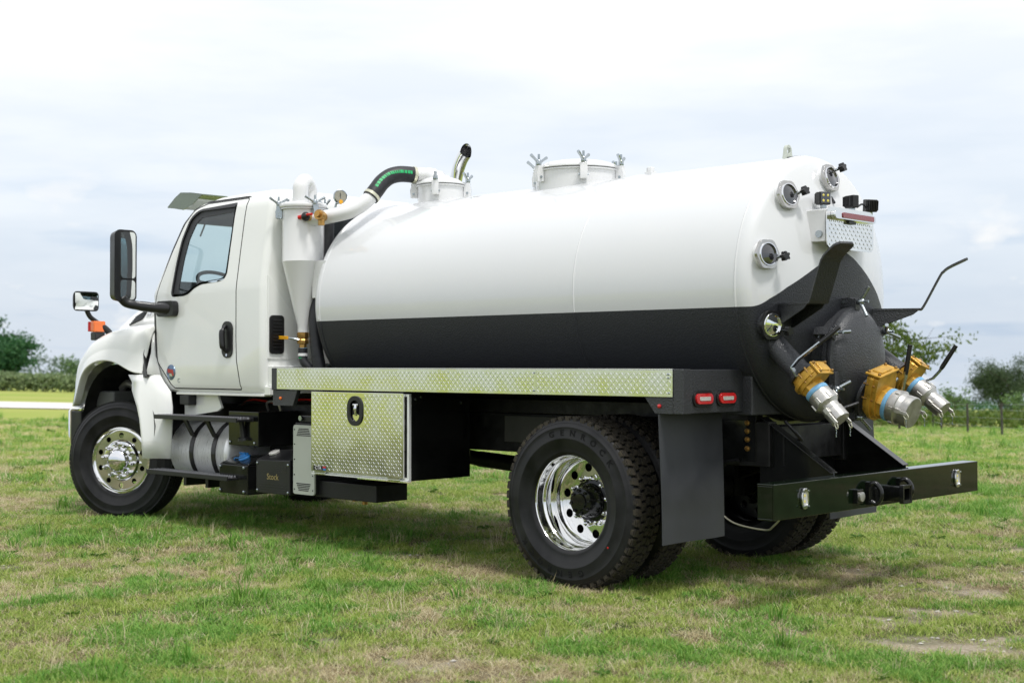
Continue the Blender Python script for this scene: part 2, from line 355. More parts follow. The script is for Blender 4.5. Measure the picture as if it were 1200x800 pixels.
def bareness(x, y):
    r = np.hypot(x-CX, y-CY)
    v = fbm(x*0.9+5, y*0.9, 29, 4)*0.6+fbm(x*3.1, y*3.1, 41, 4)*0.4
    return np.clip((v-0.595+np.clip((7.5-r)/4, 0, 1)*0.035)*10-np.clip((r-10)/6, 0, 1), 0, 1)

def make_ground():
    base = YAW
    fine = np.linspace(-R(27), R(27), 520); rest = np.linspace(R(27), 2*math.pi-R(27), 72)[1:-1]
    ang = np.concatenate([fine, rest])+base; na = len(ang)
    rad = np.concatenate([np.array([0.6, 1.4, 2.2]), np.geomspace(2.8, 26, 330), np.geomspace(27, 4500, 80)]); nr = len(rad)
    A, Rr = np.meshgrid(ang, rad); X = CX+Rr*np.cos(A); Y = CY+Rr*np.sin(A)
    Z = terrain(X, Y)+(fbm(X*1.3, Y*1.3, 7, 3)-0.5)*0.045*np.exp(-((Rr-9)/14)**2)
    co = np.stack([X, Y, Z], -1).reshape(-1, 3)
    co = np.concatenate([co, [[CX, CY, 0.0]]])
    i = np.arange(nr-1)[:, None]*na; j = np.arange(na)[None, :]; j2 = (j+1) % na
    quads = np.stack([i+j, i+na+j, i+na+j2, i+j2], -1).reshape(-1, 4)
    c = nr*na; tri = [(c, k, (k+1) % na) for k in range(na)]
    me = bpy.data.meshes.new('ground')
    me.from_pydata(co.tolist(), [], quads.tolist()+tri)
    for nm, fn in (('dry', dryness), ('bare', bareness)):
        at = me.attributes.new(nm, 'FLOAT', 'POINT'); at.data.foreach_set('value', fn(co[:, 0], co[:, 1]).astype(np.float32))
    me.polygons.foreach_set('use_smooth', np.ones(len(me.polygons), bool))
    m = bpy.data.materials.new('pasture'); m.use_nodes = True
    n = m.node_tree.nodes; l = m.node_tree.links.new; p = n['Principled BSDF']; p.inputs['Roughness'].default_value = 0.9; p.inputs['Specular IOR Level'].default_value = 0.15
    g = n.new('ShaderNodeNewGeometry')
    def noise(s, d=5):
        z = n.new('ShaderNodeTexNoise'); z.inputs['Scale'].default_value = s; z.inputs['Detail'].default_value = d; l(g.outputs['Position'], z.inputs['Vector']); return z.outputs[0]
    def mix(fac, a, b):
        x = n.new('ShaderNodeMix'); x.data_type = 'RGBA'
        for i_, v in ((6, a), (7, b)):
            if isinstance(v, tuple): x.inputs[i_].default_value = (*v, 1)
            else: l(v, x.inputs[i_])
        l(fac, x.inputs[0]) if not isinstance(fac, float) else setattr(x.inputs[0], 'default_value', fac)
        return x.outputs[2]
    def rng(src, a, b):
        r = n.new('ShaderNodeMapRange'); r.inputs[1].default_value = a; r.inputs[2].default_value = b; l(src, r.inputs[0]); return r.outputs[0]
    at1 = n.new('ShaderNodeAttribute'); at1.attribute_name = 'dry'; at2 = n.new('ShaderNodeAttribute'); at2.attribute_name = 'bare'
    green = mix(rng(noise(0.9), 0.35, 0.65), (0.050, 0.075, 0.018), (0.085, 0.105, 0.030))  # turf base darkened to carry the shade between the blades
    green = mix(rng(noise(40, 3), 0.4, 0.65), green, (0.035, 0.045, 0.016))
    dry = mix(rng(noise(60, 4), 0.35, 0.7), (0.20, 0.16, 0.085), (0.10, 0.082, 0.046))
    soil = mix(rng(noise(70, 6), 0.35, 0.65), (0.24, 0.195, 0.13), (0.36, 0.32, 0.25))
    far = mix(rng(noise(0.05), 0.35, 0.65), (0.230, 0.310, 0.050), (0.350, 0.360, 0.100))
    c1 = mix(rng(at1.outputs['Fac'], 0.15, 0.95), green, dry); c1 = mix(at2.outputs['Fac'], c1, soil)
    cdn = n.new('ShaderNodeVectorMath'); cdn.operation = 'DISTANCE'; cdn.inputs[1].default_value = (CX, CY, 1.3); l(g.outputs['Position'], cdn.inputs[0])
    c1 = mix(rng(cdn.outputs['Value'], 14, 26), c1, far)
    l(c1, p.inputs['Base Color'])
    b = n.new('ShaderNodeBump'); b.inputs['Strength'].default_value = 0.8; b.inputs['Distance'].default_value = 0.03; l(noise(22, 8), b.inputs['Height']); l(b.outputs[0], p.inputs['Normal'])
    me.materials.append(m)
    o = bpy.data.objects.new('ground', me); COL.objects.link(o); tag(o, 'rough mown pasture with green and straw patches and bare soil', kind='structure')
    return o
ground = make_ground()

def leafmat(name, c1, c2, c3, trl=0.35):
    """blade / leaf colour varies from clump to clump; thin, so light passes through"""
    m = bpy.data.materials.new(name); m.use_nodes = True
    n = m.node_tree.nodes; l = m.node_tree.links.new; n.clear()
    o = n.new('ShaderNodeOutputMaterial'); d = n.new('ShaderNodeBsdfPrincipled'); t = n.new('ShaderNodeBsdfTranslucent')
    d.inputs['Roughness'].default_value = 0.55; d.inputs['Specular IOR Level'].default_value = 0.3
    oi = n.new('ShaderNodeObjectInfo'); g = n.new('ShaderNodeNewGeometry')
    z = n.new('ShaderNodeTexWhiteNoise'); z.noise_dimensions = '3D'
    q = n.new('ShaderNodeVectorMath'); q.operation = 'SNAP'; q.inputs[1].default_value = (0.05, 0.05, 0.5); l(g.outputs['Position'], q.inputs[0]); l(q.outputs[0], z.inputs['Vector'])
    r = n.new('ShaderNodeValToRGB'); r.color_ramp.elements[0].color = (*c1, 1); r.color_ramp.elements[1].color = (*c3, 1); e_ = r.color_ramp.elements.new(0.5); e_.color = (*c2, 1)
    ad = n.new('ShaderNodeMath'); ad.operation = 'FRACT'; a2 = n.new('ShaderNodeMath'); a2.operation = 'ADD'; l(oi.outputs['Random'], a2.inputs[0])
    l(g.outputs['Random Per Island'], a2.inputs[1]); l(a2.outputs[0], ad.inputs[0]); l(ad.outputs[0], r.inputs[0])
    l(r.outputs[0], d.inputs['Base Color']); l(r.outputs[0], t.inputs[0])
    mx_ = n.new('ShaderNodeMixShader'); mx_.inputs[0].default_value = trl; l(d.outputs[0], mx_.inputs[1]); l(t.outputs[0], mx_.inputs[2]); l(mx_.outputs[0], o.inputs[0])
    return m
GR_G = leafmat('grass_green', (0.175, 0.285, 0.038), (0.310, 0.420, 0.070), (0.520, 0.560, 0.185))
GR_L = leafmat('grass_lush', (0.085, 0.245, 0.030), (0.170, 0.355, 0.050), (0.330, 0.470, 0.110))
GR_D = leafmat('grass_dry', (0.44, 0.36, 0.19), (0.60, 0.52, 0.31), (0.74, 0.68, 0.47))
GR_B = leafmat('grass_thatch', (0.17, 0.115, 0.058), (0.30, 0.22, 0.115), (0.44, 0.35, 0.21))
WEED = leafmat('weed_leaf', (0.060, 0.150, 0.020), (0.090, 0.200, 0.028), (0.140, 0.230, 0.045))

def clump(name, m, n, spread, hmin, hmax, wid, lean, seed, flat=0.0):
    rg = np.random.default_rng(seed); V = []; Fc = []
    for _ in range(n):
        a = rg.uniform(0, 2*math.pi); rr = spread*math.sqrt(rg.uniform()); x, y = rr*math.cos(a), rr*math.sin(a)
        h = rg.uniform(hmin, hmax); b = rg.uniform(0, 2*math.pi); L = lean*rg.uniform(0.3, 1.2)*h
        wd = wid*rg.uniform(0.7, 1.3); px, py = -math.sin(b)*wd/2, math.cos(b)*wd/2; dx, dy = math.cos(b), math.sin(b)
        up = 1.0-flat*rg.uniform(0.5, 1.0); k = len(V)
        for t, ww in ((0, 0.8), (0.5, 1.0), (1.0, 0.0)):
            ox = L*t*t; oz = h*up*t*(1-0.15*t*lean)
            if ww > 0: V += [(x+dx*ox-px*ww, y+dy*ox-py*ww, oz-0.004), (x+dx*ox+px*ww, y+dy*ox+py*ww, oz-0.004)]
            else: V.append((x+dx*ox, y+dy*ox, oz))
        Fc += [(k, k+1, k+3, k+2), (k+2, k+3, k+4)]
    me = bpy.data.meshes.new(name); me.from_pydata(V, [], Fc); me.materials.append(m)
    me.polygons.foreach_set('use_smooth', np.ones(len(me.polygons), bool))
    return bpy.data.objects.new(name, me)
def weed(name, seed, n=9, L=0.09):
    rg = np.random.default_rng(seed); V = []; Fc = []
    for i in range(n):
        a = 2*math.pi*i/n+rg.uniform(-.3, .3); ln = L*rg.uniform(0.6, 1.2); wd = ln*0.32; rise = rg.uniform(0.3, 0.9); k = len(V)
        c, s_ = math.cos(a), math.sin(a)
        for t, ww in ((0.05, 0.15), (0.35, 0.9), (0.7, 0.8), (1.0, 0.0)):
            z = ln*rise*(t-0.45*t*t); x, y = c*ln*t, s_*ln*t
            V += [(x+s_*wd*ww/2, y-c*wd*ww/2, z+0.012*ww), (x, y, z), (x-s_*wd*ww/2, y+c*wd*ww/2, z+0.012*ww)]
        for q in range(3):
            b = k+3*q; Fc += [(b, b+1, b+4, b+3), (b+1, b+2, b+5, b+4)]
    me = bpy.data.meshes.new(name); me.from_pydata(V, [], Fc); me.materials.append(WEED); return bpy.data.objects.new(name, me)
gc = bpy.data.collections.new('grass_clumps')
kinds = [clump('grass_a', GR_G, 46, 0.075, 0.014, 0.036, 0.0032, 1.2, 1), clump('grass_b', GR_G, 42, 0.085, 0.016, 0.042, 0.0034, 1.5, 2),
         clump('grass_c', GR_L, 46, 0.075, 0.018, 0.050, 0.0038, 1.1, 3), clump('grass_d', GR_L, 42, 0.09, 0.016, 0.042, 0.0042, 1.6, 4),
         clump('grass_e', GR_D, 34, 0.085, 0.020, 0.055, 0.0026, 1.6, 5, 0.5), clump('grass_f', GR_D, 30, 0.095, 0.02, 0.06, 0.0024, 1.9, 6, 0.7),
         clump('grass_g', GR_B, 34, 0.09, 0.02, 0.045, 0.0026, 2.0, 8, 0.8), clump('grass_h', GR_D, 14, 0.05, 0.07, 0.13, 0.0020, 0.7, 9),
         weed('grass_i', 10, 9, 0.055), weed('grass_j', 12, 7, 0.045), clump('grass_k', GR_L, 22, 0.04, 0.07, 0.13, 0.006, 0.8, 13)]
for o in kinds: gc.objects.link(o)

def make_grass():
    rg = np.random.default_rng(5); P = []
    def zone(r0, r1, dens, smul, half=R(24)):
        n = int(dens*(r1*r1-r0*r0)*half); r = np.sqrt(rg.uniform(r0*r0, r1*r1, n)); a = YAW+rg.uniform(-half, half, n)
        return CX+r*np.cos(a), CY+r*np.sin(a), np.full(n, smul)
    for z in ((3.3, 6.5, 720, 0.95), (6.5, 10, 480, 1.08), (10, 16, 240, 1.35), (16, 28, 55, 2.1), (28, 60, 18, 2.6)): P.append(zone(*z))
    x = np.concatenate([p[0] for p in P]); y = np.concatenate([p[1] for p in P]); sm = np.concatenate([p[2] for p in P])
    dr, ba = dryness(x, y), bareness(x, y); u = rg.uniform(size=len(x)); lush = 0.5+(fbm(x*1.6, y*1.6, 77, 4)-0.5)*0.6+(fbm(x*5, y*5, 91, 3)-0.5)*0.45
    keep = (u > ba*0.86) & ~((np.hypot(x-CX, y-CY) > 45) & ((x-CX)*RT.x+(y-CY)*RT.y < -5)); x, y, sm, dr, ba, lush = (v[keep] for v in (x, y, sm, dr, ba, lush)); n = len(x)
    u = rg.uniform(size=n); v = rg.uniform(size=n)
    kind = np.where(lush > 0.53, np.where(v < 0.5, 2, 3), np.where(v < 0.5, 0, 1))
    pd = np.clip(dr*0.85+0.20, 0, 0.9)
    kind = np.where(u < pd, np.where(v < 0.45, 4, np.where(v < 0.75, 5, 6)), kind)
    t = rg.uniform(size=n)
    kind = np.where(t < 0.008, 7, kind); kind = np.where((t > 0.9965) & (dr < 0.6), 8, kind); kind = np.where((t > 0.993) & (t <= 0.9965), 9, kind)
    tuft = (lush > 0.62) & (t > 0.5) & (t < 0.54); kind = np.where(tuft, 10, kind)
    z = terrain(x, y)+(fbm(x*1.3, y*1.3, 7, 3)-0.5)*0.045*np.exp(-((np.hypot(x-CX, y-CY)-9)/14)**2)
    sc_ = sm*rg.uniform(0.75, 1.25, n)*np.where(ba > 0.15, 0.75, 1.0)*(0.85+0.5*np.clip(lush-0.45, 0, 0.4))
    me = bpy.data.meshes.new('grass'); me.vertices.add(n); me.vertices.foreach_set('co', np.stack([x, y, z], 1).astype(np.float32).ravel())
    a = me.attributes.new('kind', 'INT', 'POINT'); a.data.foreach_set('value', kind.astype(np.int32))
    a = me.attributes.new('scl', 'FLOAT', 'POINT'); a.data.foreach_set('value', sc_.astype(np.float32))
    a = me.attributes.new('yaw', 'FLOAT_VECTOR', 'POINT'); ro = np.zeros((n, 3), np.float32); ro[:, 2] = rg.uniform(0, 6.283, n); ro[:, 0] = rg.normal(0, 0.12, n); ro[:, 1] = rg.normal(0, 0.12, n); a.data.foreach_set('vector', ro.ravel())
    o = bpy.data.objects.new('grass', me); COL.objects.link(o)
    ng = bpy.data.node_groups.new('grass_scatter', 'GeometryNodeTree')
    ng.interface.new_socket('Geometry', in_out='INPUT', socket_type='NodeSocketGeometry'); ng.interface.new_socket('Geometry', in_out='OUTPUT', socket_type='NodeSocketGeometry')
    N = ng.nodes.new; gi = N('NodeGroupInput'); go = N('NodeGroupOutput'); mp_ = N('GeometryNodeMeshToPoints'); ip = N('GeometryNodeInstanceOnPoints'); ci = N('GeometryNodeCollectionInfo')
    ci.inputs['Collection'].default_value = gc; ci.inputs['Separate Children'].default_value = True; ci.inputs['Reset Children'].default_value = True
    L = ng.links.new; L(gi.outputs[0], mp_.inputs[0]); L(mp_.outputs[0], ip.inputs['Points']); L(ci.outputs[0], ip.inputs['Instance']); ip.inputs['Pick Instance'].default_value = True
    def attr(nm, ty):
        q = N('GeometryNodeInputNamedAttribute'); q.data_type = ty; q.inputs[0].default_value = nm; return [s for s in q.outputs if s.enabled][0]
    L(attr('kind', 'INT'), ip.inputs['Instance Index']); L(attr('scl', 'FLOAT'), ip.inputs['Scale']); L(attr('yaw', 'FLOAT_VECTOR'), ip.inputs['Rotation']); L(ip.outputs[0], go.inputs[0])
    md = o.modifiers.new('scatter', 'NODES'); md.node_group = ng
    tag(o, 'mown pasture grass, green with dry straw patches', kind='stuff'); return o
grass = make_grass()

def make_stones():
    rg = np.random.default_rng(21); n = 9000
    r = np.sqrt(rg.uniform(3.5**2, 14**2, n)); a = YAW+rg.uniform(-R(24), R(24), n); x = CX+r*np.cos(a); y = CY+r*np.sin(a)
    k = bareness(x, y) > 0.35; x, y = x[k], y[k]; g = G()
    for px, py in zip(x, y):
        s = 0.004+0.014*rg.uniform()**3
        if rg.uniform() < 0.02: s *= 2.2
        z = float(terrain(np.float64(px), np.float64(py)))+float((fbm(np.array([px*1.3]), np.array([py*1.3]), 7, 3)[0]-0.5)*0.045*math.exp(-((math.hypot(px-CX, py-CY)-9)/14)**2))
        c = Vector((px, py, z+s*0.25)); t = rg.uniform(0, 3.14); ca, sa = math.cos(t), math.sin(t)
        pts = [Vector((ca*q[0]-sa*q[1], sa*q[0]+ca*q[1], q[2]*0.6))*s*rg.uniform(0.75, 1.25)+c for q in ((1.3, 0, 0), (0.2, 0.9, 0.1), (-1.1, 0.1, 0), (0, -1, -0.1), (0.2, 0.1, 0.9), (0, 0, -0.8))]
        v = [g.bm.verts.new(p) for p in pts]
        for q in ((0,1,4), (1,2,4), (2,3,4), (3,0,4), (1,0,5), (2,1,5), (3,2,5), (0,3,5)): g.face([v[i] for i in q])
    m = mat('limestone_pebble', (0.34, 0.32, 0.28), 0.9, col2=(0.50, 0.48, 0.43), vscale=30)
    o = g.build('gravel', m); tag(o, 'pale pebbles scattered on the bare soil patches', kind='stuff')
make_stones()

def make_road():
    g = G(); rows = []
    for l in np.linspace(-150, -6, 60):
        row = []
        for t in np.linspace(0, 1, 6):
            d = 61.5+21*t-0.02*(l+30); p = field(d, l); row.append((p.x, p.y, p.z+0.10-0.06*abs(2*t-1)))
        rows.append(row)
    g.loft(rows, closed=False)
    m = mat('pale_gravel_road', (0.60, 0.57, 0.53), 0.95, col2=(0.70, 0.67, 0.63), vscale=0.5, bump=0.3, bscale=6)
    tag(g.build('road', m, ang=80), 'pale gravel road crossing the field at left', kind='structure')
make_road()

# ---------------- trees, hedges, fence
TRUNK = mat('bark', (0.055, 0.045, 0.036), 0.9, var=0.3, vscale=8, bump=0.5, bscale=30)
def leaves_mesh(name, m, pts, size, seed, parent, droop=0.3, kind=None):
    rg = np.random.default_rng(seed); n = len(pts); P = np.array(pts)
    d = rg.normal(size=(n, 3)); d[:, 2] -= droop; d /= np.linalg.norm(d, axis=1)[:, None]
    u = np.cross(d, rg.normal(size=(n, 3))); u /= np.linalg.norm(u, axis=1)[:, None]; s = size*rg.uniform(0.6, 1.35, n)[:, None]
    w_ = np.cross(d, u)*0.12*s
    V = np.stack([P, P+d*s*0.5+u*s*0.28+w_, P+d*s, P+d*s*0.5-u*s*0.28+w_], 1).reshape(-1, 3)
    me = bpy.data.meshes.new(name); me.from_pydata(V.tolist(), [], np.arange(4*n).reshape(-1, 4).tolist()); me.materials.append(m)
    o = bpy.data.objects.new(name, me); COL.objects.link(o)
    if parent: o.parent = parent
    if kind: o['kind'] = kind
    return o
def tree(name, base, h, crown, nleaf, lsize, m, label, cat='tree', group=None, seed=1, trunk_r=0.15, fork=0.25, nl=9, spread=0.8, droop=0.3, clusters=60, sig=0.10, up=0.6):
    """crown: (cx, cz, rx, rz) in metres relative to the base; limbs run from the trunk into the crown, leaves cluster on them"""
    rg = np.random.default_rng(seed); root = empty(name, base); tag(root, label, cat, group)
    cx, cz, rx, rz = crown; g = G(); tips = []
    lean = np.array([cx*0.4, 0, 0])
    top = np.array([cx*0.8, 0, cz+rz*0.5]); fk = np.array([cx*0.25, 0, h*fork])
    g.tube(smooth_path([(0, 0, -0.1), tuple(fk), tuple((fk+top)/2+rg.normal(0, 0.02*h, 3)), tuple(top)], 4), [trunk_r*(1-0.85*i/12) for i in range(13)], 7)
    for i in range(nl):
        t = rg.uniform(0, 0.75); st = fk+(top-fk)*t; a = 2*math.pi*(i/nl)+rg.uniform(-.4, .4); q = rg.uniform(0.5, 0.98)
        en = np.array([cx+rx*q*math.cos(a), rx*q*math.sin(a), cz+rz*rg.uniform(-0.5, 0.8)]); mid = (st+en)/2+np.array([0, 0, up*0.12*h*rg.uniform(0.2, 1)])
        g.tube(smooth_path([tuple(st), tuple(mid), tuple(en)], 4), [trunk_r*0.5*(1-0.85*k/8) for k in range(9)], 5); tips.append((st, mid, en))
        for _ in range(3):
            b0 = mid+(en-mid)*rg.uniform(0, 0.8); b1 = b0+rg.normal(0, 1, 3)*np.array([rx, rx, rz])*0.28
            g.tube([tuple(b0), tuple((b0+b1)/2+rg.normal(0, 0.02*h, 3)), tuple(b1)], [trunk_r*0.2, trunk_r*0.13, trunk_r*0.05], 4); tips.append((b0, (b0+b1)/2, b1))
    tr = g.build('trunk', TRUNK, root)
    pts = []; per = max(1, nleaf//clusters)
    for c in range(clusters):
        s0, s1, s2 = tips[rg.integers(len(tips))]; t = rg.uniform(0.35, 1.05); ctr = s1+(s2-s1)*t
        sg = sig*rg.uniform(0.6, 1.4)
        pts += list(ctr+rg.normal(0, 1, (per, 3))*np.array([rx, rx, rz*0.8])*sg)
    pts = [p for p in pts if p[2] > 0.03*h]
    leaves_mesh('crown', m, pts, lsize, seed+50, root, droop)
    return root
L_DARK = leafmat('leaf_dark', (0.024, 0.100, 0.034), (0.042, 0.135, 0.046), (0.075, 0.175, 0.056), 0.3)
L_MID = leafmat('leaf_mid', (0.095, 0.180, 0.060), (0.135, 0.225, 0.075), (0.180, 0.270, 0.10), 0.35)
L_GREY = leafmat('leaf_greygreen', (0.050, 0.085, 0.040), (0.070, 0.110, 0.050), (0.095, 0.140, 0.066), 0.3)
L_YEL = leafmat('leaf_yellowgreen', (0.070, 0.125, 0.020), (0.110, 0.165, 0.028), (0.150, 0.190, 0.045), 0.4)
L_REED = leafmat('leaf_reed', (0.16, 0.23, 0.11), (0.22, 0.29, 0.14), (0.28, 0.34, 0.17), 0.3)
L_HAZE = leafmat('leaf_hazed', (0.14, 0.19, 0.17), (0.17, 0.22, 0.19), (0.20, 0.25, 0.22), 0.2)  # pale bluish distance haze put into the leaf colour

tree('tree', field(225, -83.5), 10.6, (0, 5.6, 5.6, 4.6), 12000, 0.55, L_DARK, 'dense dark green tree standing alone at the left beyond the gravel road', seed=3, trunk_r=0.35, nl=14, clusters=120, sig=0.13)
tree('tree', field(100, 35.6), 4.95, (0, 2.55, 2.25, 2.2), 15000, 0.14, L_GREY, 'grey-green tree with thin fanned branches on the right behind the fence', seed=8, trunk_r=0.12, fork=0.12, nl=20, clusters=200, sig=0.15, up=0.3)
tree('sapling', field(46, 13.0), 3.9, (0.45, 2.7, 1.7, 1.25), 2600, 0.15, L_YEL, 'sparse yellow-green young tree leaning behind the yellow valves', 'tree', seed=14, trunk_r=0.05, fork=0.3, nl=10, clusters=70, sig=0.13, droop=0.8)
tree('shrub', field(60, 19.3), 1.9, (0, 1.1, 0.7, 0.75), 700, 0.13, L_MID, 'small bright green bush between the valves and the right fence post', 'shrub', seed=22, trunk_r=0.04, nl=7, clusters=36, sig=0.2)
tree('shrub', field(74, 27.6), 1.9, (0, 0.9, 0.7, 0.75), 700, 0.15, L_MID, 'bushy young shrub at the right edge in front of the grey-green tree', 'shrub', seed=25, trunk_r=0.04, nl=7, clusters=36, sig=0.2)
tree('shrub', field(58, 16.5), 1.2, (0, 0.55, 1.0, 0.5), 800, 0.14, L_MID, 'low leafy shrub beneath the leaning young tree behind the valves', 'shrub', seed=27, trunk_r=0.03, nl=7, clusters=36, sig=0.25)
tree('shrub', field(228, -70), 7.2, (0, 3.2, 5.0, 2.7), 2600, 0.5, L_MID, 'rounded mid-green shrub right of the dark tree behind the reeds', 'shrub', seed=31, trunk_r=0.15, nl=10, clusters=60, sig=0.18)
tree('shrub', field(232, -92), 5.5, (0, 2.4, 6.0, 2.1), 2200, 0.5, L_MID, 'mid-green shrub at the left edge behind the dark tree', 'shrub', seed=33, trunk_r=0.15, nl=10, clusters=60, sig=0.18)

def hedge(name, d0, l0, d1, l1, h, thick, n, size, m, label, seed, cat='hedge', kind=None, hv=0.35):
    rg = np.random.default_rng(seed); pts = []
    t = rg.uniform(size=n); top = h*(1-hv+2*hv*fbm(t*abs(l1-l0)/max(h, 1)*0.8, t*0+seed, seed, 4)); z = top*np.sqrt(rg.uniform(size=n))
    for ti, zi in zip(t, z):
        p = field(d0+(d1-d0)*ti+rg.normal(0, thick/2), l0+(l1-l0)*ti); pts.append((p.x, p.y, p.z+zi))
    o = leaves_mesh(name, m, pts, size, seed, None, 0.1)
    tag(o, label, cat, kind=kind); return o
hedge('reed_bed', 215, -90, 218, -50, 2.7, 3, 11000, 0.6, L_REED, 'pale green reeds in front of the dark tree along the far field edge', 41, 'reeds', 'stuff', 0.12)
hedge('hedge', 240, -115, 240, -20, 2.6, 4, 14000, 0.6, L_MID, 'long mid-green hedge closing the field behind the reeds', 43)
hedge('hedge', 112, 22, 112, 60, 1.3, 3, 6000, 0.26, L_DARK, 'dark green hedge below the grey-green tree on the right', 45)
hedge('hedge', 160, 20, 160, 90, 1.6, 4, 6000, 0.3, L_HAZE, 'low far hedge along the right skyline, haze in its leaf colour', 46)
hedge('treeline', 700, -320, 700, -60, 13, 12, 5000, 2.2, L_HAZE, 'distant tree line on the left horizon, bluish haze in its leaf colour', 47, 'treeline', 'stuff')
hedge('long_grass', 56, 12, 50, 30, 0.55, 4, 9000, 0.22, L_YEL, 'long unmown grass along the wire fence', 49, 'grass', 'stuff')

def make_fence():
    root = empty('wire_fence', field(42, 13.95)); tag(root, 'low wire fence on dark posts at the right edge of the field', 'fence')
    o = Vector(root.location); spots = [(58, 15.2), (51, 15.6), (45.5, 15.3), (42, 13.95), (38.5, 13.75), (36, 15.4), (33, 17.5)]
    spots = [(60, 16.2), (51, 15.65), (46, 14.4), (42, 13.95), (38, 13.57), (34, 13.2)]; tops = []
    for d, l in spots:
        p = field(d, l)-o; g = G(); g.tube([p+Vector((0, 0, -0.2)), p+Vector((0.01, 0, 0.5)), p+Vector((0.02, 0, 0.92))], 0.035, 8)
        g.build('post', mat_post, root); tops.append(p)
    for z in (0.25, 0.5, 0.72, 0.88):
        g = G(); g.tube([p+Vector((0.02, 0, z)) for p in tops], 0.004, 4); g.build('wire', ZINC, root)
mat_post = mat('weathered_post', (0.06, 0.055, 0.05), 0.85, var=0.3, vscale=10, bump=0.3, bscale=40)
make_fence()

# ================================================================== THE TRUCK  (x forward, y to its left, rear axle at x = 0)
T = empty('vacuum_truck', (0, 0, 0)); tag(T, 'white vacuum tanker truck with black lower tank, diamond plate toolbox and yellow rear valves', 'truck')
V3 = Vector

# ---- frame, axles, suspension
g = G()
for s in (-1, 1):
    g.box(-0.95, 5.9, s*0.43-0.04, s*0.43+0.04, 0.73, 1.00)
    g.box(-0.80, 2.85, s*0.43-0.05, s*0.43+0.05, 1.003, 1.10)
for x in (-0.9, 0.6, 1.6, 2.7, 3.7): g.box(x-0.04, x+0.04, -0.385, 0.385, 0.76, 0.97)
g.build('chassis_frame', FRAME, T, bev=0.006)
g = G(); g.tube([(0, -0.95, 0.505), (0, 0.95, 0.505)], 0.075, 14); g.sphere((0, 0, 0.505), 0.19, 0.2, 0.21)
g.build('rear_axle', FRAME, T)
g = G(); g.box(5.25, 5.37, -0.85, 0.85, 0.44, 0.53); g.build('front_axle', FRAME, T, bev=0.01)
g = G(); g.tube([(0.15, 0, 0.53), (0.35, 0, 0.54), (0.36, 0, 0.54), (1.95, 0, 0.62), (1.96, 0, 0.62), (3.6, 0, 0.80)], [0.10, 0.10, 0.06, 0.06, 0.055, 0.055], 14); g.build('drive_shaft', FRAME, T)
for s in (-1, 1):
    g = G()
    for k in range(6): 
        L = 0.75-0.09*k; g.tube(smooth_path([(-L, s*0.5, 0.76-0.022*k), (0, s*0.5, 0.66-0.022*k), (L, s*0.5, 0.76-0.022*k)], 4), 0.016, 4)
    g.box(-0.08, 0.08, s*0.5-0.06, s*0.5+0.06, 0.44, 0.70)
    g.build('leaf_spring', FRAME, T)
    g = G(); g.tube([(-0.35, s*0.62, 0.62), (-0.35, s*0.62, 0.78)], 0.09, 14); g.build('brake_chamber', FRAME, T)
g = G(); g.box(0.62, 1.22, 0.475, 0.49, 0.80, 0.985); g.build('frame_splice_plate', mat('dark_primer', (0.05, 0.05, 0.045), 0.6, var=0.2), T, bev=0.004)
g = G(); g.box(1.3, 2.9, -1.15, -0.55, 0.74, 1.12); g.build('far_side_box', FRAME, T, bev=0.01)
g = G(); g.box(3.3, 5.2, -0.40, 0.40, 0.72, 1.35); g.box(4.9, 6.0, -0.38, 0.38, 0.62, 1.62); g.build('engine_block', FRAME, T, bev=0.03)
g = G(); g.box(3.42, 4.75, -1.0, -0.55, 0.45, 1.02); g.build('far_side_step_box', FRAME, T, bev=0.02)

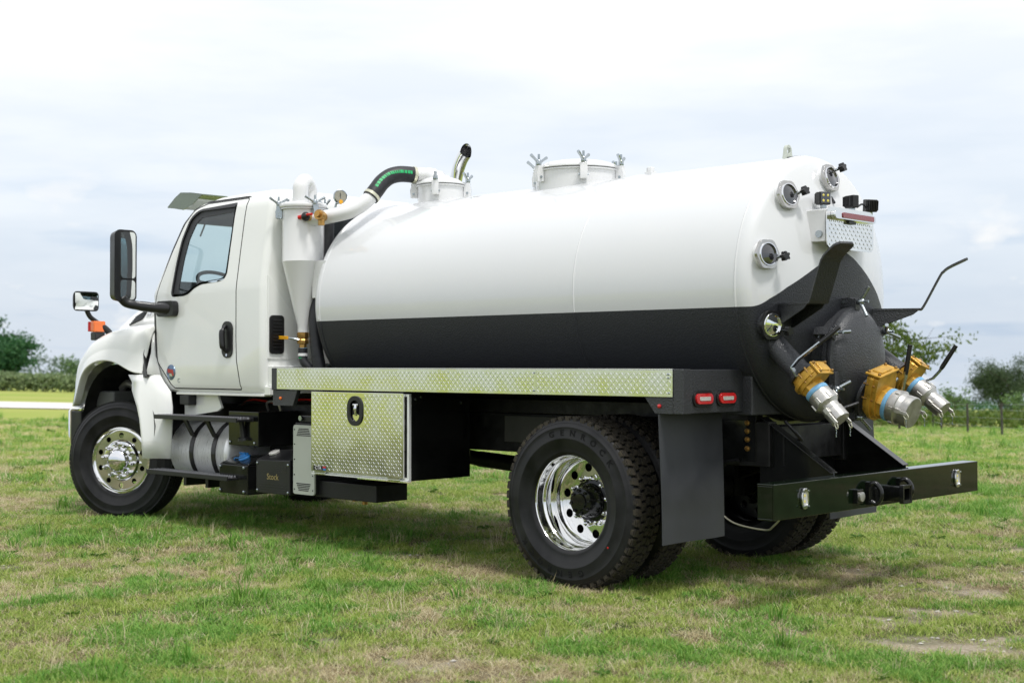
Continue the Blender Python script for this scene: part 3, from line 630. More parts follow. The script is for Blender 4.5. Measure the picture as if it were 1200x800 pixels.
# ---- wheels
def ring_blocks(g, n, ys, r0, r1, wid, gap, seedv):
    rg = np.random.default_rng(seedv)
    for yi, (y0, y1, ph, sk) in enumerate(ys):
        for k in range(n):
            a0 = 2*math.pi*(k+ph)/n; a1 = a0+2*math.pi/n*(1-gap)
            v = []
            for r in (r0, r1):
                sh = 0.0 if r == r0 else 0.03
                for (a, y) in ((a0+sh*(a1-a0), y0), (a1-sh*(a1-a0), y0), (a1-sh*(a1-a0)+sk, y1), (a0+sh*(a1-a0)+sk, y1)):
                    v.append(g.bm.verts.new((r*math.cos(a), y, r*math.sin(a))))
            for q in ((4,5,6,7), (0,1,5,4), (1,2,6,5), (2,3,7,6), (3,0,4,7)): g.face([v[i] for i in q])
def make_tyre(kind, parent):
    g = G()
    prof = [(0.288, 0.098), (0.297, 0.112), (0.312, 0.119), (0.318, 0.117), (0.345, 0.131), (0.385, 0.139), (0.388, 0.141), (0.394, 0.141), (0.398, 0.1395), (0.43, 0.138), (0.455, 0.132), (0.458, 0.1335), (0.463, 0.1325), (0.466, 0.129), (0.485, 0.121), (0.4855, 0.1225), (0.492, 0.119), (0.498, 0.1135), (0.507, 0.108), (0.509, 0.102)]
    full = prof+[(0.510, 0.06), (0.510, -0.06)]+[(r, -h) for r, h in reversed(prof)]
    g.lathe(full, (0, 0, 0), (0, 1, 0), 96, cap=False)
    o = g.build('tyre', RUBBER, parent, ang=50)
    g = G()
    if kind == 'drive':
        ring_blocks(g, 54, [(-0.109, -0.070, 0, 0.012), (-0.064, -0.024, 0.35, -0.014), (-0.019, 0.019, 0.1, 0.012), (0.024, 0.064, 0.6, 0.014), (0.070, 0.109, 0.25, -0.012)], 0.506, 0.524, 0, 0.24, 3)
        ring_blocks(g, 54, [(0.1085, 0.1155, 0.25, 0), (-0.1155, -0.1085, 0, 0)], 0.486, 0.516, 0, 0.45, 3)
    else:
        ring_blocks(g, 90, [(-0.108, -0.068, 0, 0.0), (-0.061, -0.024, 0.3, 0.0), (-0.018, 0.018, 0.6, 0.0), (0.024, 0.061, 0.1, 0.0), (0.068, 0.108, 0.5, 0.0)], 0.506, 0.520, 0, 0.06, 4)
    t = g.build('tread_block', TREAD if kind == 'drive' else RUBBER, o, ang=30); t['kind'] = 'stuff'
    return o
def letters_on_arc(txt, r, y, a0, da, size, m, parent):
    for i, ch in enumerate(txt):
        a = a0+da*i; me = text_mesh(ch, size, 0.0010, bold=0.0018)
        ey = V3((math.cos(a), 0, math.sin(a))); ez = V3((0, 1, 0)); ex = ey.cross(ez)
        c = ey*r+V3((0, y, 0))
        me.transform(Matrix(((ex.x*1.15, ey.x, ez.x, c.x), (ex.y, ey.y, ez.y, c.y), (ex.z*1.15, ey.z, ez.z, c.z), (0, 0, 0, 1)))); me.materials.clear(); me.materials.append(m)
        place('letter', me, parent)
def lug_nut(y, a, rr, ln, m, parent, r=0.0165):
    g = G(); o = (rr*math.cos(a), y, rr*math.sin(a)); g.lathe([(r*1.35, 0), (r*1.35, 0.006), (r, 0.008), (r, ln*0.75), (r*0.62, ln*0.95), (0.002, ln)], o, (0, 1, 0), 10); return g.build('lug_nut', m, parent, ang=30)
def disc(g, ro, ri, y, th, n, hr, hrad, seg=80):
    outer = circ(0, 0, ro, seg); hs = [circ(0, 0, ri, 40)]+[circ(hr*math.cos(2*math.pi*(k+.5)/n), hr*math.sin(2*math.pi*(k+.5)/n), hrad, 16) for k in range(n)]
    g.xz(outer, y-th, y, hs)
def make_rear_wheel(flip=False):
    w_ = empty('rear_wheel', parent=T); ty = make_tyre('drive', w_)
    g = G()
    g.lathe([(0.294, 0.096), (0.303, 0.108), (0.311, 0.112), (0.311, 0.106), (0.306, 0.100)], (0, 0, 0), (0, 1, 0), 72, cap=False)
    g.lathe([(0.303, 0.109), (0.296, 0.1065), (0.288, 0.096), (0.281, 0.082), (0.280, 0.045), (0.274, 0.034), (0.266, 0.026), (0.263, 0.015), (0.263, -0.050), (0.268, -0.062), (0.268, -0.080), (0.264, -0.090), (0.258, -0.0985), (0.252, -0.1045), (0.2475, -0.1055)], (0, 0, 0), (0, 1, 0), 72, cap=False)
    disc(g, 0.248, 0.105, -0.1055, 0.010, 10, 0.205, 0.0275)
    g.lathe([(0.288, -0.12), (0.27, -0.05), (0.262, -0.045)], (0, 0, 0), (0, 1, 0), 48, cap=False)
    g.build('rim', ALU, w_, ang=32, recalc=False)
    g = G(); g.lathe([(0.135, -0.104), (0.135, -0.098), (0.108, -0.094), (0.100, -0.05), (0.088, -0.02), (0.084, 0.0), (0.082, 0.005), (0.052, 0.008), (0.048, 0.02), (0.01, 0.022)], (0, 0, 0), (0, 1, 0), 36)
    for k in range(8): 
        a = 2*math.pi*k/8; g.lathe([(0.010, 0.004), (0.010, 0.018), (0.005, 0.026)], (0.068*math.cos(a), 0, 0.068*math.sin(a)), (0, 1, 0), 8)
    g.build('hub', BLACK, w_, ang=30)
    for k in range(10): lug_nut(-0.104, 2*math.pi*k/10, 0.1425, 0.050, CHROME, w_)
    return w_, ty
rw, ty = make_rear_wheel(); rw.location = (0, 1.085, 0.505)
rw2 = copy_tree(rw, T); rw2.location = (0, 0.745, 0.505); rw2.rotation_euler = (0, 0, math.pi)
rw3 = copy_tree(rw, T); rw3.location = (0, -1.085, 0.505); rw3.rotation_euler = (0, 0, math.pi)
rw4 = copy_tree(rw, T); rw4.location = (0, -0.745, 0.505)
rw.rotation_euler = (0, R(8), 0)
for q in (rw2, rw4):                      # the inner wheels get black rims and nuts
    for ch in q.children:
        if ch.name.split('.')[0] in ('rim', 'lug_nut'): ch.material_slots[0].link = 'OBJECT'; ch.material_slots[0].material = FRAME
letters_on_arc('GENROCK', 0.424, 0.1385, R(82), R(11.5), 0.050, mat('sidewall_letter', (0.006, 0.006, 0.0065), 0.65, spec=0.2), ty)
letters_on_arc('GENROCK', 0.424, 0.1385, R(262), R(11.5), 0.050, bpy.data.materials['sidewall_letter'], ty)
g = G(); g.lathe([(0.006, 0), (0.006, 0.0015)], (-0.29, 0.1390, -0.28), (0, 1, 0), 10); g.build('red_balance_dot', REDL, ty)
def make_front_wheel():
    w_ = empty('front_wheel', parent=T); ty_ = make_tyre('steer', w_)
    g = G()
    g.lathe([(0.294, 0.096), (0.303, 0.108), (0.311, 0.112), (0.311, 0.106), (0.306, 0.100)], (0, 0, 0), (0, 1, 0), 72, cap=False)
    g.lathe([(0.303, 0.109), (0.296, 0.1065), (0.288, 0.096), (0.279, 0.080), (0.270, 0.074), (0.262, 0.076), (0.257, 0.082), (0.254, 0.088)], (0, 0, 0), (0, 1, 0), 72, cap=False)
    disc(g, 0.2545, 0.180, 0.088, 0.012, 10, 0.219, 0.0235)
    g.lathe([(0.181, 0.088), (0.176, 0.093), (0.170, 0.104), (0.164, 0.110), (0.105, 0.114), (0.09, 0.112)], (0, 0, 0), (0, 1, 0), 64, cap=False)
    g.build('rim', ALU, w_, ang=32, recalc=False)
    g = G(); g.lathe([(0.118, 0.110), (0.118, 0.118), (0.104, 0.126), (0.098, 0.150), (0.088, 0.168), (0.06, 0.182), (0.03, 0.187), (0.004, 0.188)], (0, 0, 0), (0, 1, 0), 48); g.build('hub_cap', CHROME, w_, ang=40)
    for k in range(10): lug_nut(0.112, 2*math.pi*(k+.3)/10, 0.1425, 0.062, CHROME, w_, 0.0175)
    g = G(); g.lathe([(0.2, -0.09), (0.2, 0.05), (0.06, 0.06), (0.06, -0.2)], (0, 0, 0), (0, 1, 0), 32); g.build('brake_drum', FRAME, w_)
    return w_
fw = make_front_wheel(); fw.location = (5.3165, 1.02, 0.505); fw.rotation_euler = (0, 0, R(25.8))
fw2 = copy_tree(fw, T); fw2.location = (5.3165, -1.02, 0.505); fw2.rotation_euler = (0, 0, R(25.8)+math.pi)

# ---- tank
ZC, RAD = 1.81, 0.82
CR, KN = 2.0, 0.085                      # crown and knuckle radii of the dished heads
AK = math.asin((RAD-KN)/(CR-KN)); RK = CR*math.sin(AK); HD = CR-(CR-KN)*math.cos(AK)   # where knuckle meets crown; depth of the head
def dish(r):
    """how far the head stands out at radius r from the axis"""
    if r <= RK: return HD-(CR-math.sqrt(CR*CR-r*r))
    return math.sqrt(max(0.0, KN*KN-(r-(RAD-KN))**2))
def head_prof(x0, sgn):
    rs = [RK*k/14 for k in range(15)]+[RAD-KN+KN*math.sin(AK+(math.pi/2-AK)*k/10) for k in range(1, 11)]
    return [(r, x0+sgn*dish(r)) for r in rs]
hp = head_prof(-0.955, -1); fp = head_prof(2.90, 1)
prof = [(r, x) for r, x in hp]
shell = []
for x in (-0.9545, -0.93, -0.90, -0.80, 0.20, 0.2855, 0.2915, 0.2925, 0.2935, 0.30, 1.2, 2.2, 2.80, 2.88, 2.8995): shell.append((RAD, x))
prof = hp+shell+[(r, x) for r, x in reversed(fp)]
g = G(); g.lathe(prof, (0, 0, ZC), (1, 0, 0), 192, cap=False); tank = g.build('tank', TANKM, T, ang=60)
for x in (-0.945, 0.292, 2.88):
    g = G(); g.lathe([(RAD-0.004, x-0.009), (RAD+0.0015, x-0.007), (RAD+0.0060, x), (RAD+0.0015, x+0.007), (RAD-0.004, x+0.009)], (0, 0, ZC), (1, 0, 0), 160, cap=False); g.build('weld_seam', TANKM, T, recalc=True)
# saddle under the tank
g = G()
for s in (-1, 1): g.box(-0.9, 2.85, s*0.36-0.06, s*0.36+0.06, 1.103, 1.22)
g.box(-0.93, -0.75, -0.62, 0.62, 1.04, 1.30); g.build('tank_saddle', LINER, T, bev=0.01)

def wing_clamp(parent, p, out, up=(0, 0, 1), h=0.10, ear=True, m_ear=WHITE, rot=0.0, sz=1.0):
    """eye bolt in a lug with a winged nut on top; p sits on the rim, out points away from the centre"""
    p = V3(p); out = V3(out).normalized(); up = V3(up).normalized(); sd_ = up.cross(out)
    if ear:
        g = G(); f_ = lambda k: (lambda a, b: tuple(p+out*a*sz+up*b*sz+sd_*k*sz))
        g.plate([(0.0, -0.092), (0.055, -0.092), (0.060, -0.03), (0.050, 0.0), (0.052, 0.020), (-0.02, 0.020), (-0.02, 0.004), (0.0, 0.0)], [], f_(0.026), f_(-0.026)); g.build('lug', m_ear, parent, bev=0.003)
    sz *= 1.02; g = G(); b = p+out*0.03*sz
    g.tube([b-up*0.075*sz, b+up*(h+0.0)*sz], 0.0085*sz, 8); g.lathe([(0.018*sz, 0.022*sz), (0.020*sz, 0.03*sz), (0.018*sz, 0.055*sz), (0.012*sz, 0.062*sz)], b, up, 10)
    a = sd_*math.cos(rot)+out*math.sin(rot)
    for s in (-1, 1): g.tube([b+up*0.035*sz, b+up*0.062*sz+a*0.045*sz*s, b+up*0.085*sz+a*0.088*sz*s], [0.011*sz, 0.0095*sz, 0.0115*sz], 8)
    g.tube([b-up*0.06*sz-sd_*0.035*sz, b-up*0.06*sz+sd_*0.035*sz], 0.009*sz, 8)
    return g.build('wing_nut', ZINC, parent, ang=40)
def hatch(name, x, y, z0, r, zt, dome, clamps, label):
    root = empty(name, parent=T); root['label'] = label
    g = G(); g.lathe([(r, z0), (r, zt-0.012), (r+0.012, zt-0.012), (r+0.012, zt-0.002), (r-0.01, zt-0.002)], (x, y, 0), (0, 0, 1), 72); g.build('collar', WHITE, root, ang=40)
    g = G(); g.lathe([(r+0.004, zt-0.002), (r+0.004, zt+0.004)], (x, y, 0), (0, 0, 1), 72); g.build('gasket', PLAST, root)
    g = G(); g.lathe([(r-0.02, zt+0.004), (r+0.014, zt+0.004), (r+0.018, zt+0.010), (r+0.014, zt+0.022), (r-0.01, zt+0.026)]+[((r-0.02)*math.cos(t), zt+0.026+dome*math.sin(t)) for t in np.linspace(0.12, math.pi/2, 9)], (x, y, 0), (0, 0, 1), 72); g.build('lid', WHITE, root, ang=40)
    for a, rot in clamps: 
        a = R(a); wing_clamp(root, (x+r*math.cos(a), y+r*math.sin(a), zt), (math.cos(a), math.sin(a), 0), rot=R(rot))
    return root
hatch('tank_hatch', 0.955, 0, 2.40, 0.305, 2.722, 0.055, [(15, 20), (75, 70), (137, -60), (195, -10), (255, 50), (315, 40)], 'round white manhole hatch on the middle of the tank')
fh = hatch('inlet_hatch', 2.385, 0, 2.44, 0.185, 2.748, 0.045, [(35, 40), (125, 80), (215, 10), (305, 60)], 'small white hatch at the front of the tank where the hose enters')
g = G(); g.box(0.27, 0.33, -0.03, 0.03, 2.62, 2.66); g.tube([(0.30, 0, 2.66), (0.30, 0, 2.69)], 0.03, 8); g.build('tank_vent_plug', WHITE, T, bev=0.004)
# hose from the cyclone to the inlet hatch
def taper(p, r): g = G(); g.tube(p, r, 20); return g
path = [(3.10, 0.80, 2.470), (2.92, 0.745, 2.482), (2.82, 0.70, 2.500), (2.72, 0.625, 2.532), (2.665, 0.555, 2.590), (2.64, 0.50, 2.645)]
g = taper(smooth_path(path, 6), 0.056); g.build('suction_pipe', WHITE, T, ang=60)
hpath0 = smooth_path([(2.645, 0.51, 2.632), (2.635, 0.455, 2.700), (2.635, 0.395, 2.765), (2.625, 0.325, 2.815), (2.60, 0.255, 2.838), (2.575, 0.185, 2.842), (2.55, 0.115, 2.838)], 6)
hpath = hpath0
g = taper(hpath, 0.064); hose = g.build('vacuum_hose', HOSE, T, ang=60)
for i0 in (2, len(hpath)-3):
    g = taper([hpath[i0]-(hpath[i0+1]-hpath[i0]).normalized()*0.012, hpath[i0]+(hpath[i0+1]-hpath[i0]).normalized()*0.012], 0.068); g.build('hose_band', BAND, hose)
VDIR = V3((CX, CY, CZ))
hp2 = smooth_path(hpath0, 4); rg_ = np.random.default_rng(4); runs = []; k_ = 22
while k_ < 126:
    b_ = k_+int(rg_.integers(2, 7)); runs.append((k_, b_)); k_ = b_+int(rg_.integers(1, 3))
for a, b in runs:                       # green print runs along the flank of the hose
    g = G(); rows = []
    for i in range(a, min(b, len(hp2)-10)+1):
        t = (hp2[i+1]-hp2[i-1]).normalized(); q = V3((-0.55, 0.62, 0.12)); q = (q-t*q.dot(t)).normalized(); s_ = t.cross(q)
        rows.append([hp2[i]+(q*math.cos(p)+s_*math.sin(p))*0.0648 for p in (-0.20, 0, 0.20)])
    if len(rows) > 1: g.loft(rows, closed=False); g.build('hose_print', GREEN, hose)
g = taper(smooth_path([(2.565, 0.15, 2.842), (2.52, 0.085, 2.842), (2.46, 0.03, 2.830), (2.42, 0.01, 2.795), (2.40, 0.0, 2.76)], 5), [0.058]*8+[0.064]*5+[0.08]*4+[0.10]*4); g.build('elbow', WHITE, fh, ang=60)

# ---- cyclone separator at the front of the tank
CXY = (3.172, 0.75)
cyc = empty('cyclone_separator', parent=T); cyc['label'] = 'white cone bottomed cyclone separator between cab and tank'
g = G(); g.lathe([(0.043, 1.595), (0.043, 1.64), (0.165, 2.145), (0.167, 2.150), (0.165, 2.155), (0.165, 2.555), (0.182, 2.556), (0.182, 2.566), (0.16, 2.568)], (*CXY, 0), (0, 0, 1), 56); g.build('cyclone_body', WHITE, cyc, ang=35)
g = G(); g.lathe([(0.15, 2.568), (0.186, 2.568), (0.190, 2.575), (0.190, 2.596), (0.184, 2.604), (0.13, 2.618), (0.07, 2.622)], (*CXY, 0), (0, 0, 1), 56); g.build('cyclone_lid', WHITE, cyc, ang=40)
ex = smooth_path([(3.145, 0.80, 2.60), (3.145, 0.80, 2.70), (3.150, 0.79, 2.745), (3.170, 0.735, 2.785), (3.195, 0.68, 2.745), (3.20, 0.665, 2.70), (3.20, 0.665, 2.60)], 6)
g = taper(ex, 0.062); g.build('outlet_elbow', WHITE, cyc, ang=60)
for a, rot in ((150, 10), (35, 60), (-60, 20), (-120, 0), (-20, 80)):
    a = R(a+20); wing_clamp(cyc, (CXY[0]+0.165*math.cos(a), CXY[1]+0.165*math.sin(a), 2.568), (math.cos(a), math.sin(a), 0), rot=R(rot), sz=0.9, m_ear=ZINC)
g = G(); g.box(2.88, 3.05, 0.745, 0.757, 1.86, 2.15); g.box(2.885, 2.91, 0.70, 0.815, 1.685, 1.86); g.build('mounting_plate', WHITE, cyc, bev=0.003)
v = empty('drain_valve', parent=T)
g = G(); g.lathe([(0.030, 1.47), (0.030, 1.50), (0.045, 1.505), (0.048, 1.53), (0.040, 1.545), (0.048, 1.56), (0.048, 1.59), (0.03, 1.60)], (*CXY, 0), (0, 0, 1), 10); g.build('valve_body', BRONZE, v, ang=30)
g = G(); g.tube([(3.172, 0.79, 1.535), (3.20, 0.83, 1.545), (3.26, 0.845, 1.55)], 0.009, 6); g.build('handle_stem', ZINC, v)
g = G(); g.obox((3.30, 0.852, 1.553), (0.13, 0.01, 0.004), (0.0, 0.012, 0), (0, 0, 0.028)); g.build('handle_grip', YEL, v, bev=0.004)
g = G(); g.lathe([(0.034, 1.455), (0.034, 1.472)], (*CXY, 0), (0, 0, 1), 12); g.build('seal', BLUER, v)
sh = smooth_path([(3.172, 0.75, 1.47), (3.172, 0.75, 1.40), (3.15, 0.74, 1.345), (3.10, 0.70, 1.30), (3.0, 0.6, 1.25)], 5)
g = taper(sh, 0.036); h2 = g.build('drain_hose', HOSE, T, ang=60)
g = G(); g.lathe([(0.040, 1.408), (0.040, 1.43)], (*CXY, 0), (0, 0, 1), 14); g.build('hose_band', WHT, h2)
g = G(); g.lathe([(0.0365, 1.39), (0.0365, 1.398)], (*CXY, 0), (0, 0, 1), 14); g.build('hose_print', GREEN, h2)
g = taper(smooth_path([(3.09, 0.565, 2.5), (3.09, 0.60, 2.0), (3.088, 0.69, 1.80), (3.06, 0.71, 1.55), (3.03, 0.71, 1.38), (2.99, 0.69, 1.2)], 6), 0.050); g.build('blower_hose', HOSE, T, ang=60)
# relief valve and gauge on the pipe
v = empty('relief_valve', parent=T)
g = G(); o = V3((2.865, 0.795, 2.483)); ax = V3((-0.35, 0.9, 0.1)).normalized()
g.tube([o-ax*0.04, o+ax*0.03], 0.030, 12); g.tube([o+ax*0.03, o+ax*0.075], 0.040, 10); g.tube([o+ax*0.03+V3((0, 0, -0.075)), o+ax*0.03], 0.026, 12); g.tube([o+ax*0.075, o+ax*0.10], 0.022, 10); g.build('valve_body', BRONZE, v, ang=30)
o2 = V3((3.0, 0.86, 2.487)); g = G(); g.tube([(3.0, 0.80, 2.48), o2-V3((0, 0.012, 0))], 0.028, 10); g.build('valve_fitting', BRONZE, v, ang=30)
g = G(); g.sphere(o2, 0.036); g.build('knob', PLAST, v)
g = G(); g.tube([o2+V3((0.03, 0.012, 0.0)), o2+V3((0.062, 0.022, -0.004))], 0.016, 8); g.tube([o2+V3((-0.03, 0.012, 0.012)), o2+V3((-0.09, 0.01, 0.012))], 0.010, 8); g.build('red_cap', RED, v)
v = empty('pressure_gauge', parent=T); o = V3((2.836, 0.65, 2.650)); ax = V3((-0.80, 0.45, 0.12)).normalized()
g = G(); g.lathe([(0.050, -0.03), (0.054, -0.028), (0.054, 0.0), (0.047, 0.004), (0.046, 0.0)], o, ax, 32); g.build('gauge_case', ZINC, v)
g = G(); g.lathe([(0.046, 0.0), (0.046, 0.0015)], o, ax, 32); g.build('gauge_dial', DIAL, v)
g = G(); g.obox(o+ax*0.003, V3((0, 0, 1)).cross(ax)*0.004, (0, 0, 0.05), ax*0.002); g.build('gauge_needle', BLK, v)
g = G(); g.tube([(2.85, 0.70, 2.52), (2.845, 0.685, 2.59), o+V3((-0.02, 0.01, -0.05))], 0.010, 8); g.build('gauge_stem', ZINC, v)
g = G(); g.lathe([(0.016, -0.01), (0.016, 0.012)], o+V3((-0.02, 0.012, -0.048)), ax, 10); g.build('gauge_stop_ring', YEL, v)
# exhaust
ep = smooth_path([(3.15, -0.90, 1.2), (3.15, -0.90, 2.7), (3.148, -0.90, 2.90), (3.12, -0.90, 3.03), (3.07, -0.895, 3.12), (3.01, -0.89, 3.18)], 6)
g = G(); g.tube(ep, 0.056, 20, cap=False, mitre=V3((1.5, -0.4, 0))); g.tube(ep, 0.051, 20, cap=False, mitre=V3((1.5, -0.4, 0))); g.build('exhaust_stack', CHROME, T, ang=60, recalc=False)
g = G(); g.tube(ep[:-5], 0.0505, 20); g.build('exhaust_inner_tube', FRAME, T)  # black capped tube inside the stack
g = G(); g.tube([(3.13, -0.9, 1.25), (3.13, -0.9, 2.45)], 0.10, 20); g.build('exhaust_muffler', BRUSH, T, bev=0.01)
# lifting eye, wire
g = G(); g.yz([(-0.058, 2.60), (0.058, 2.60), (0.036, 2.685)]+[(0.036*math.cos(t), 2.69+0.036*math.sin(t)) for t in np.linspace(0.1, math.pi-0.1, 9)]+[(-0.036, 2.685)], -0.797, -0.777, [circ(0, 2.685, 0.019, 14)])
g.build('lifting_eye', GREYP, T, bev=0.002)
g = G(); g.tube(smooth_path([(-0.80, 0.02, 2.637), (-0.90, 0.0, 2.637), (-0.96, -0.01, 2.60), (-1.00, -0.01, 2.52), (-1.06, -0.005, 2.42), (-1.13, 0.02, 2.33)], 5), 0.009, 8); g.build('lamp_cable', HOSE, T)

# ---- rear head fittings
def headx(y, z):
    return -0.955-dish(min(RAD, math.hypot(y, z-ZC)))
def head_n(y, z):
    e_ = 0.004; dxy = (headx(y+e_, z)-headx(y-e_, z))/(2*e_); dxz = (headx(y, z+e_)-headx(y, z-e_))/(2*e_)
    return V3((-1, dxy, dxz)).normalized()
def sight(y, z, dark, ka, label):
    root = empty('sight_glass', parent=T); root['label'] = label; n_ = head_n(y, z); n_ = (n_+V3((-1, 0, 0))*0.6).normalized(); o = V3((headx(y, z), y, z))
    g = G(); g.lathe([(0.078, -0.05), (0.078, 0.022), (0.070, 0.026)], o, n_, 36); g.build('collar', LINER if dark else WHITE, root)
    g = G(); a, u, v_ = frame_of(n_); out_ = []
    for k in range(48):
        t = 2*math.pi*k/48; rr = 0.087+0.004*math.cos(6*t); out_.append((rr*math.cos(t), rr*math.sin(t)))
    f = lambda h: (lambda p, q: tuple(o+n_*h+u*p+v_*q))
    g.plate(out_, [circ(0, 0, 0.068, 32)], f(0.040), f(0.018)); g.build('clamp_ring', PLAST if dark else SATIN, root, bev=0.004)
    g = G(); g.lathe([(0.070, 0.040), (0.067, 0.046), (0.062, 0.046), (0.060, 0.030)], o, n_, 36, cap=False); g.build('bezel', CHROME, root, ang=60)
    g = G(); g.lathe([(0.0615, 0.02), (0.0615, 0.036), (0.03, 0.043), (0.002, 0.045)], o, n_, 32); g.build('lens', MIRROR if dark else GLASSD, root, ang=60)
    kd = -u*math.cos(R(ka))+v_*math.sin(R(ka)); kp = o+kd*0.085+n_*0.02
    g = G(); g.tube([kp-n_*0.01, kp+n_*0.06], 0.009, 8); g.build('knob_stud', ZINC, root)
    g = G(); kr = []
    for k in range(35):
        t = 2*math.pi*k/35; rr = 0.024+0.005*math.cos(5*t); kr.append((rr*math.cos(t), rr*math.sin(t)))
    f2 = lambda h: (lambda p, q: tuple(kp+n_*h+u*p+v_*q))
    g.plate(kr, [], f2(0.085), f2(0.052)); g.build('star_knob', PLAST, root, bev=0.005)
sight(0.468, 2.338, False, 10, 'sight glass with star knob, upper left of the rear head')
sight(0.015, 2.480, False, 40, 'sight glass with star knob at the top of the rear head')
sight(0.690, 1.978, False, -10, 'sight glass with star knob, lowest on the white half of the rear head')
sight(0.655, 1.573, True, -20, 'sight glass with black collar in the black half of the rear head')
# lamp box with diamond plate face
lb = empty('lamp_box', parent=T); lb['label'] = 'white lamp box with diamond plate face and red stop bar'
XB = -1.258; lb.location = (0, 0.05, 0)
g = G(); g.box(XB+0.02, -1.06, 0.135, 0.262, 2.07, 2.262); g.box(XB+0.02, -1.06, -0.262, -0.135, 2.06, 2.262); g.box(XB+0.018, -1.12, -0.133, 0.133, 2.22, 2.255); g.build('lamp_box_body', WHITE, lb, bev=0.006)
g = G(); g.yz(rect(-0.275, 0.275, 2.030, 2.278, 0.045), XB, XB+0.006); g.build('diamond_plate_face', PLATE, lb)
def lugs(g, pts, ex, ey, en, a=0.0115, b=0.0036, h=0.0016):
    for (c, k) in pts:
        c = V3(c); s = 1 if k else -1; d = (ex+ey*s).normalized(); q = en.cross(d)
        v = [g.bm.verts.new(p) for p in (c-d*a, c+q*b, c+d*a, c-q*b, c-d*a*0.45+en*h, c+d*a*0.45+en*h)]
        for f in ((0, 4, 1), (1, 4, 5), (1, 5, 2), (2, 5, 3), (3, 5, 4), (3, 4, 0)): g.face([v[i] for i in f])
def lug_field(o, ex, ey, en, L, Hh, pitch, name, parent, skip=None, **k):
    g = G(); pts = []; nx, ny = int(L/pitch), int(Hh/pitch)
    for i in range(nx):
        for j in range(ny):
            c = V3(o)+ex*(pitch*(i+0.5)+(L-nx*pitch)/2)+ey*(pitch*(j+0.5)+(Hh-ny*pitch)/2)+en*0.0004
            if skip and skip(c): continue
            pts.append((c, (i+j) % 2))
    lugs(g, pts, ex, ey, en, **k); return g.build(name, LUG, parent, ang=20, kind='stuff', recalc=False)
EX, EY, EZ = V3((1, 0, 0)), V3((0, 1, 0)), V3((0, 0, 1))
lug_field((XB, 0.262, 2.040), -EY, EZ, -EX, 0.525, 0.165, 0.0235, 'diamond_lug', lb, a=0.0115, b=0.004)
g = G(); g.yz(rect(-0.245, 0.235, 2.205, 2.252, 0.02), XB-0.034, XB-0.001); g.build('bar_bezel', CHROME, lb, bev=0.006)
g = G(); g.yz(rect(-0.215, 0.155, 2.213, 2.245, 0.010), XB-0.040, XB-0.030); g.build('stop_lens', REDD, lb, bev=0.003)
g = G(); g.box(XB-0.02, XB-0.001, -0.03, 0.05, 2.186, 2.203); g.build('lens_bracket', PLAST, lb)
g = G(); g.tube([(-1.20, 0.262, 2.115), (-1.20, 0.275, 2.115)], 0.022, 14); g.build('side_bolt', ZINC, lb)
def work_lamp(p, yaw, tilt, face_led, label):
    r = empty('work_lamp', p, T, (0, tilt, yaw)); r['label'] = label; r.scale = (0.72, 0.72, 0.72)
    g = G(); g.box(-0.01, 0.055, -0.055, 0.055, -0.005, 0.102); g.build('lamp_housing', PLAST, r, bev=0.008)
    g = G(); g.box(-0.016, -0.008, -0.045, 0.045, 0.006, 0.094); g.build('lamp_lens', GLASSD, r, bev=0.003)
    g = G()
    for a in (-0.022, 0.022):
        for b in (0.027, 0.072): g.lathe([(0.011, 0.0165), (0.004, 0.019)], (0, a, b), (-1, 0, 0), 10)
    g.build('led_chip', LEDW, r)
    g = G(); g.box(0.06, 0.066, -0.05, 0.05, 0.005, 0.095); [g.box(0.05, 0.085, q-0.003, q+0.003, 0.01, 0.09) for q in (-0.04, -0.024, -0.008, 0.008, 0.024, 0.04)]; g.build('cooling_fin', PLAST, r)
    g = G(); g.box(0.0, 0.04, -0.02, 0.02, -0.035, -0.003); g.build('lamp_bracket', ZINC, r, bev=0.004)
work_lamp((-1.19, 0.235, 2.300), R(-25), 0, True, 'square work lamp above the left end of the lamp box')
work_lamp((-1.24, -0.02, 2.295), R(70), 0, False, 'square work lamp above the middle of the lamp box')
work_lamp((-1.225, -0.225, 2.290), R(150), R(6), False, 'square work lamp above the right end of the lamp box')
g = G(); g.tube(smooth_path([(-1.245, -0.05, 2.30), (-1.24, -0.12, 2.325), (-1.23, -0.18, 2.31)], 5), 0.006, 6); g.build('lamp_lead', HOSE, T)

# manway at the rear
mw = empty('rear_manway', parent=T); mw['label'] = 'round black rear manway door low on the rear head'
MZ = 1.372
g = G(); g.lathe([(0.285, -1.0), (0.285, -1.215), (0.315, -1.215), (0.315, -1.243), (0.28, -1.243)], (0, 0, MZ), (1, 0, 0), 72, cap=False); g.build('manway_neck', LINER, mw, ang=40)
g = G(); g.lathe([(0.29, 1.246), (0.318, 1.246), (0.322, 1.252), (0.318, 1.272), (0.300, 1.276)]+[(0.295*math.cos(t), 1.276+0.085*math.sin(t)) for t in np.linspace(0.08, math.pi/2, 12)], (0, 0, MZ), (-1, 0, 0), 72); g.build('manway_door', LINER, mw, ang=45)
g = G(); g.lathe([(0.30, 1.2425), (0.30, 1.2465)], (0, 0, MZ), (-1, 0, 0), 48); g.build('manway_gasket', PLAST, mw)
for a in (88, 150, 212, 275, 330, 27):
    a_ = R(a); p = V3((-1.262, 0.318*math.cos(a_), MZ+0.318*math.sin(a_))); wing_clamp(mw, p, (0, math.cos(a_), math.sin(a_)), (-1, 0, 0), h=0.09, m_ear=LINER, rot=R(40+a*0.7), sz=1.0)
g = G(); g.box(-1.30, -1.255, 0.25, 0.31, 1.19, 1.30); g.tube([(-1.29, 0.22, 1.08), (-1.345, 0.12, 1.115)], 0.012, 8); g.build('door_hinge', LINER, mw, bev=0.005)
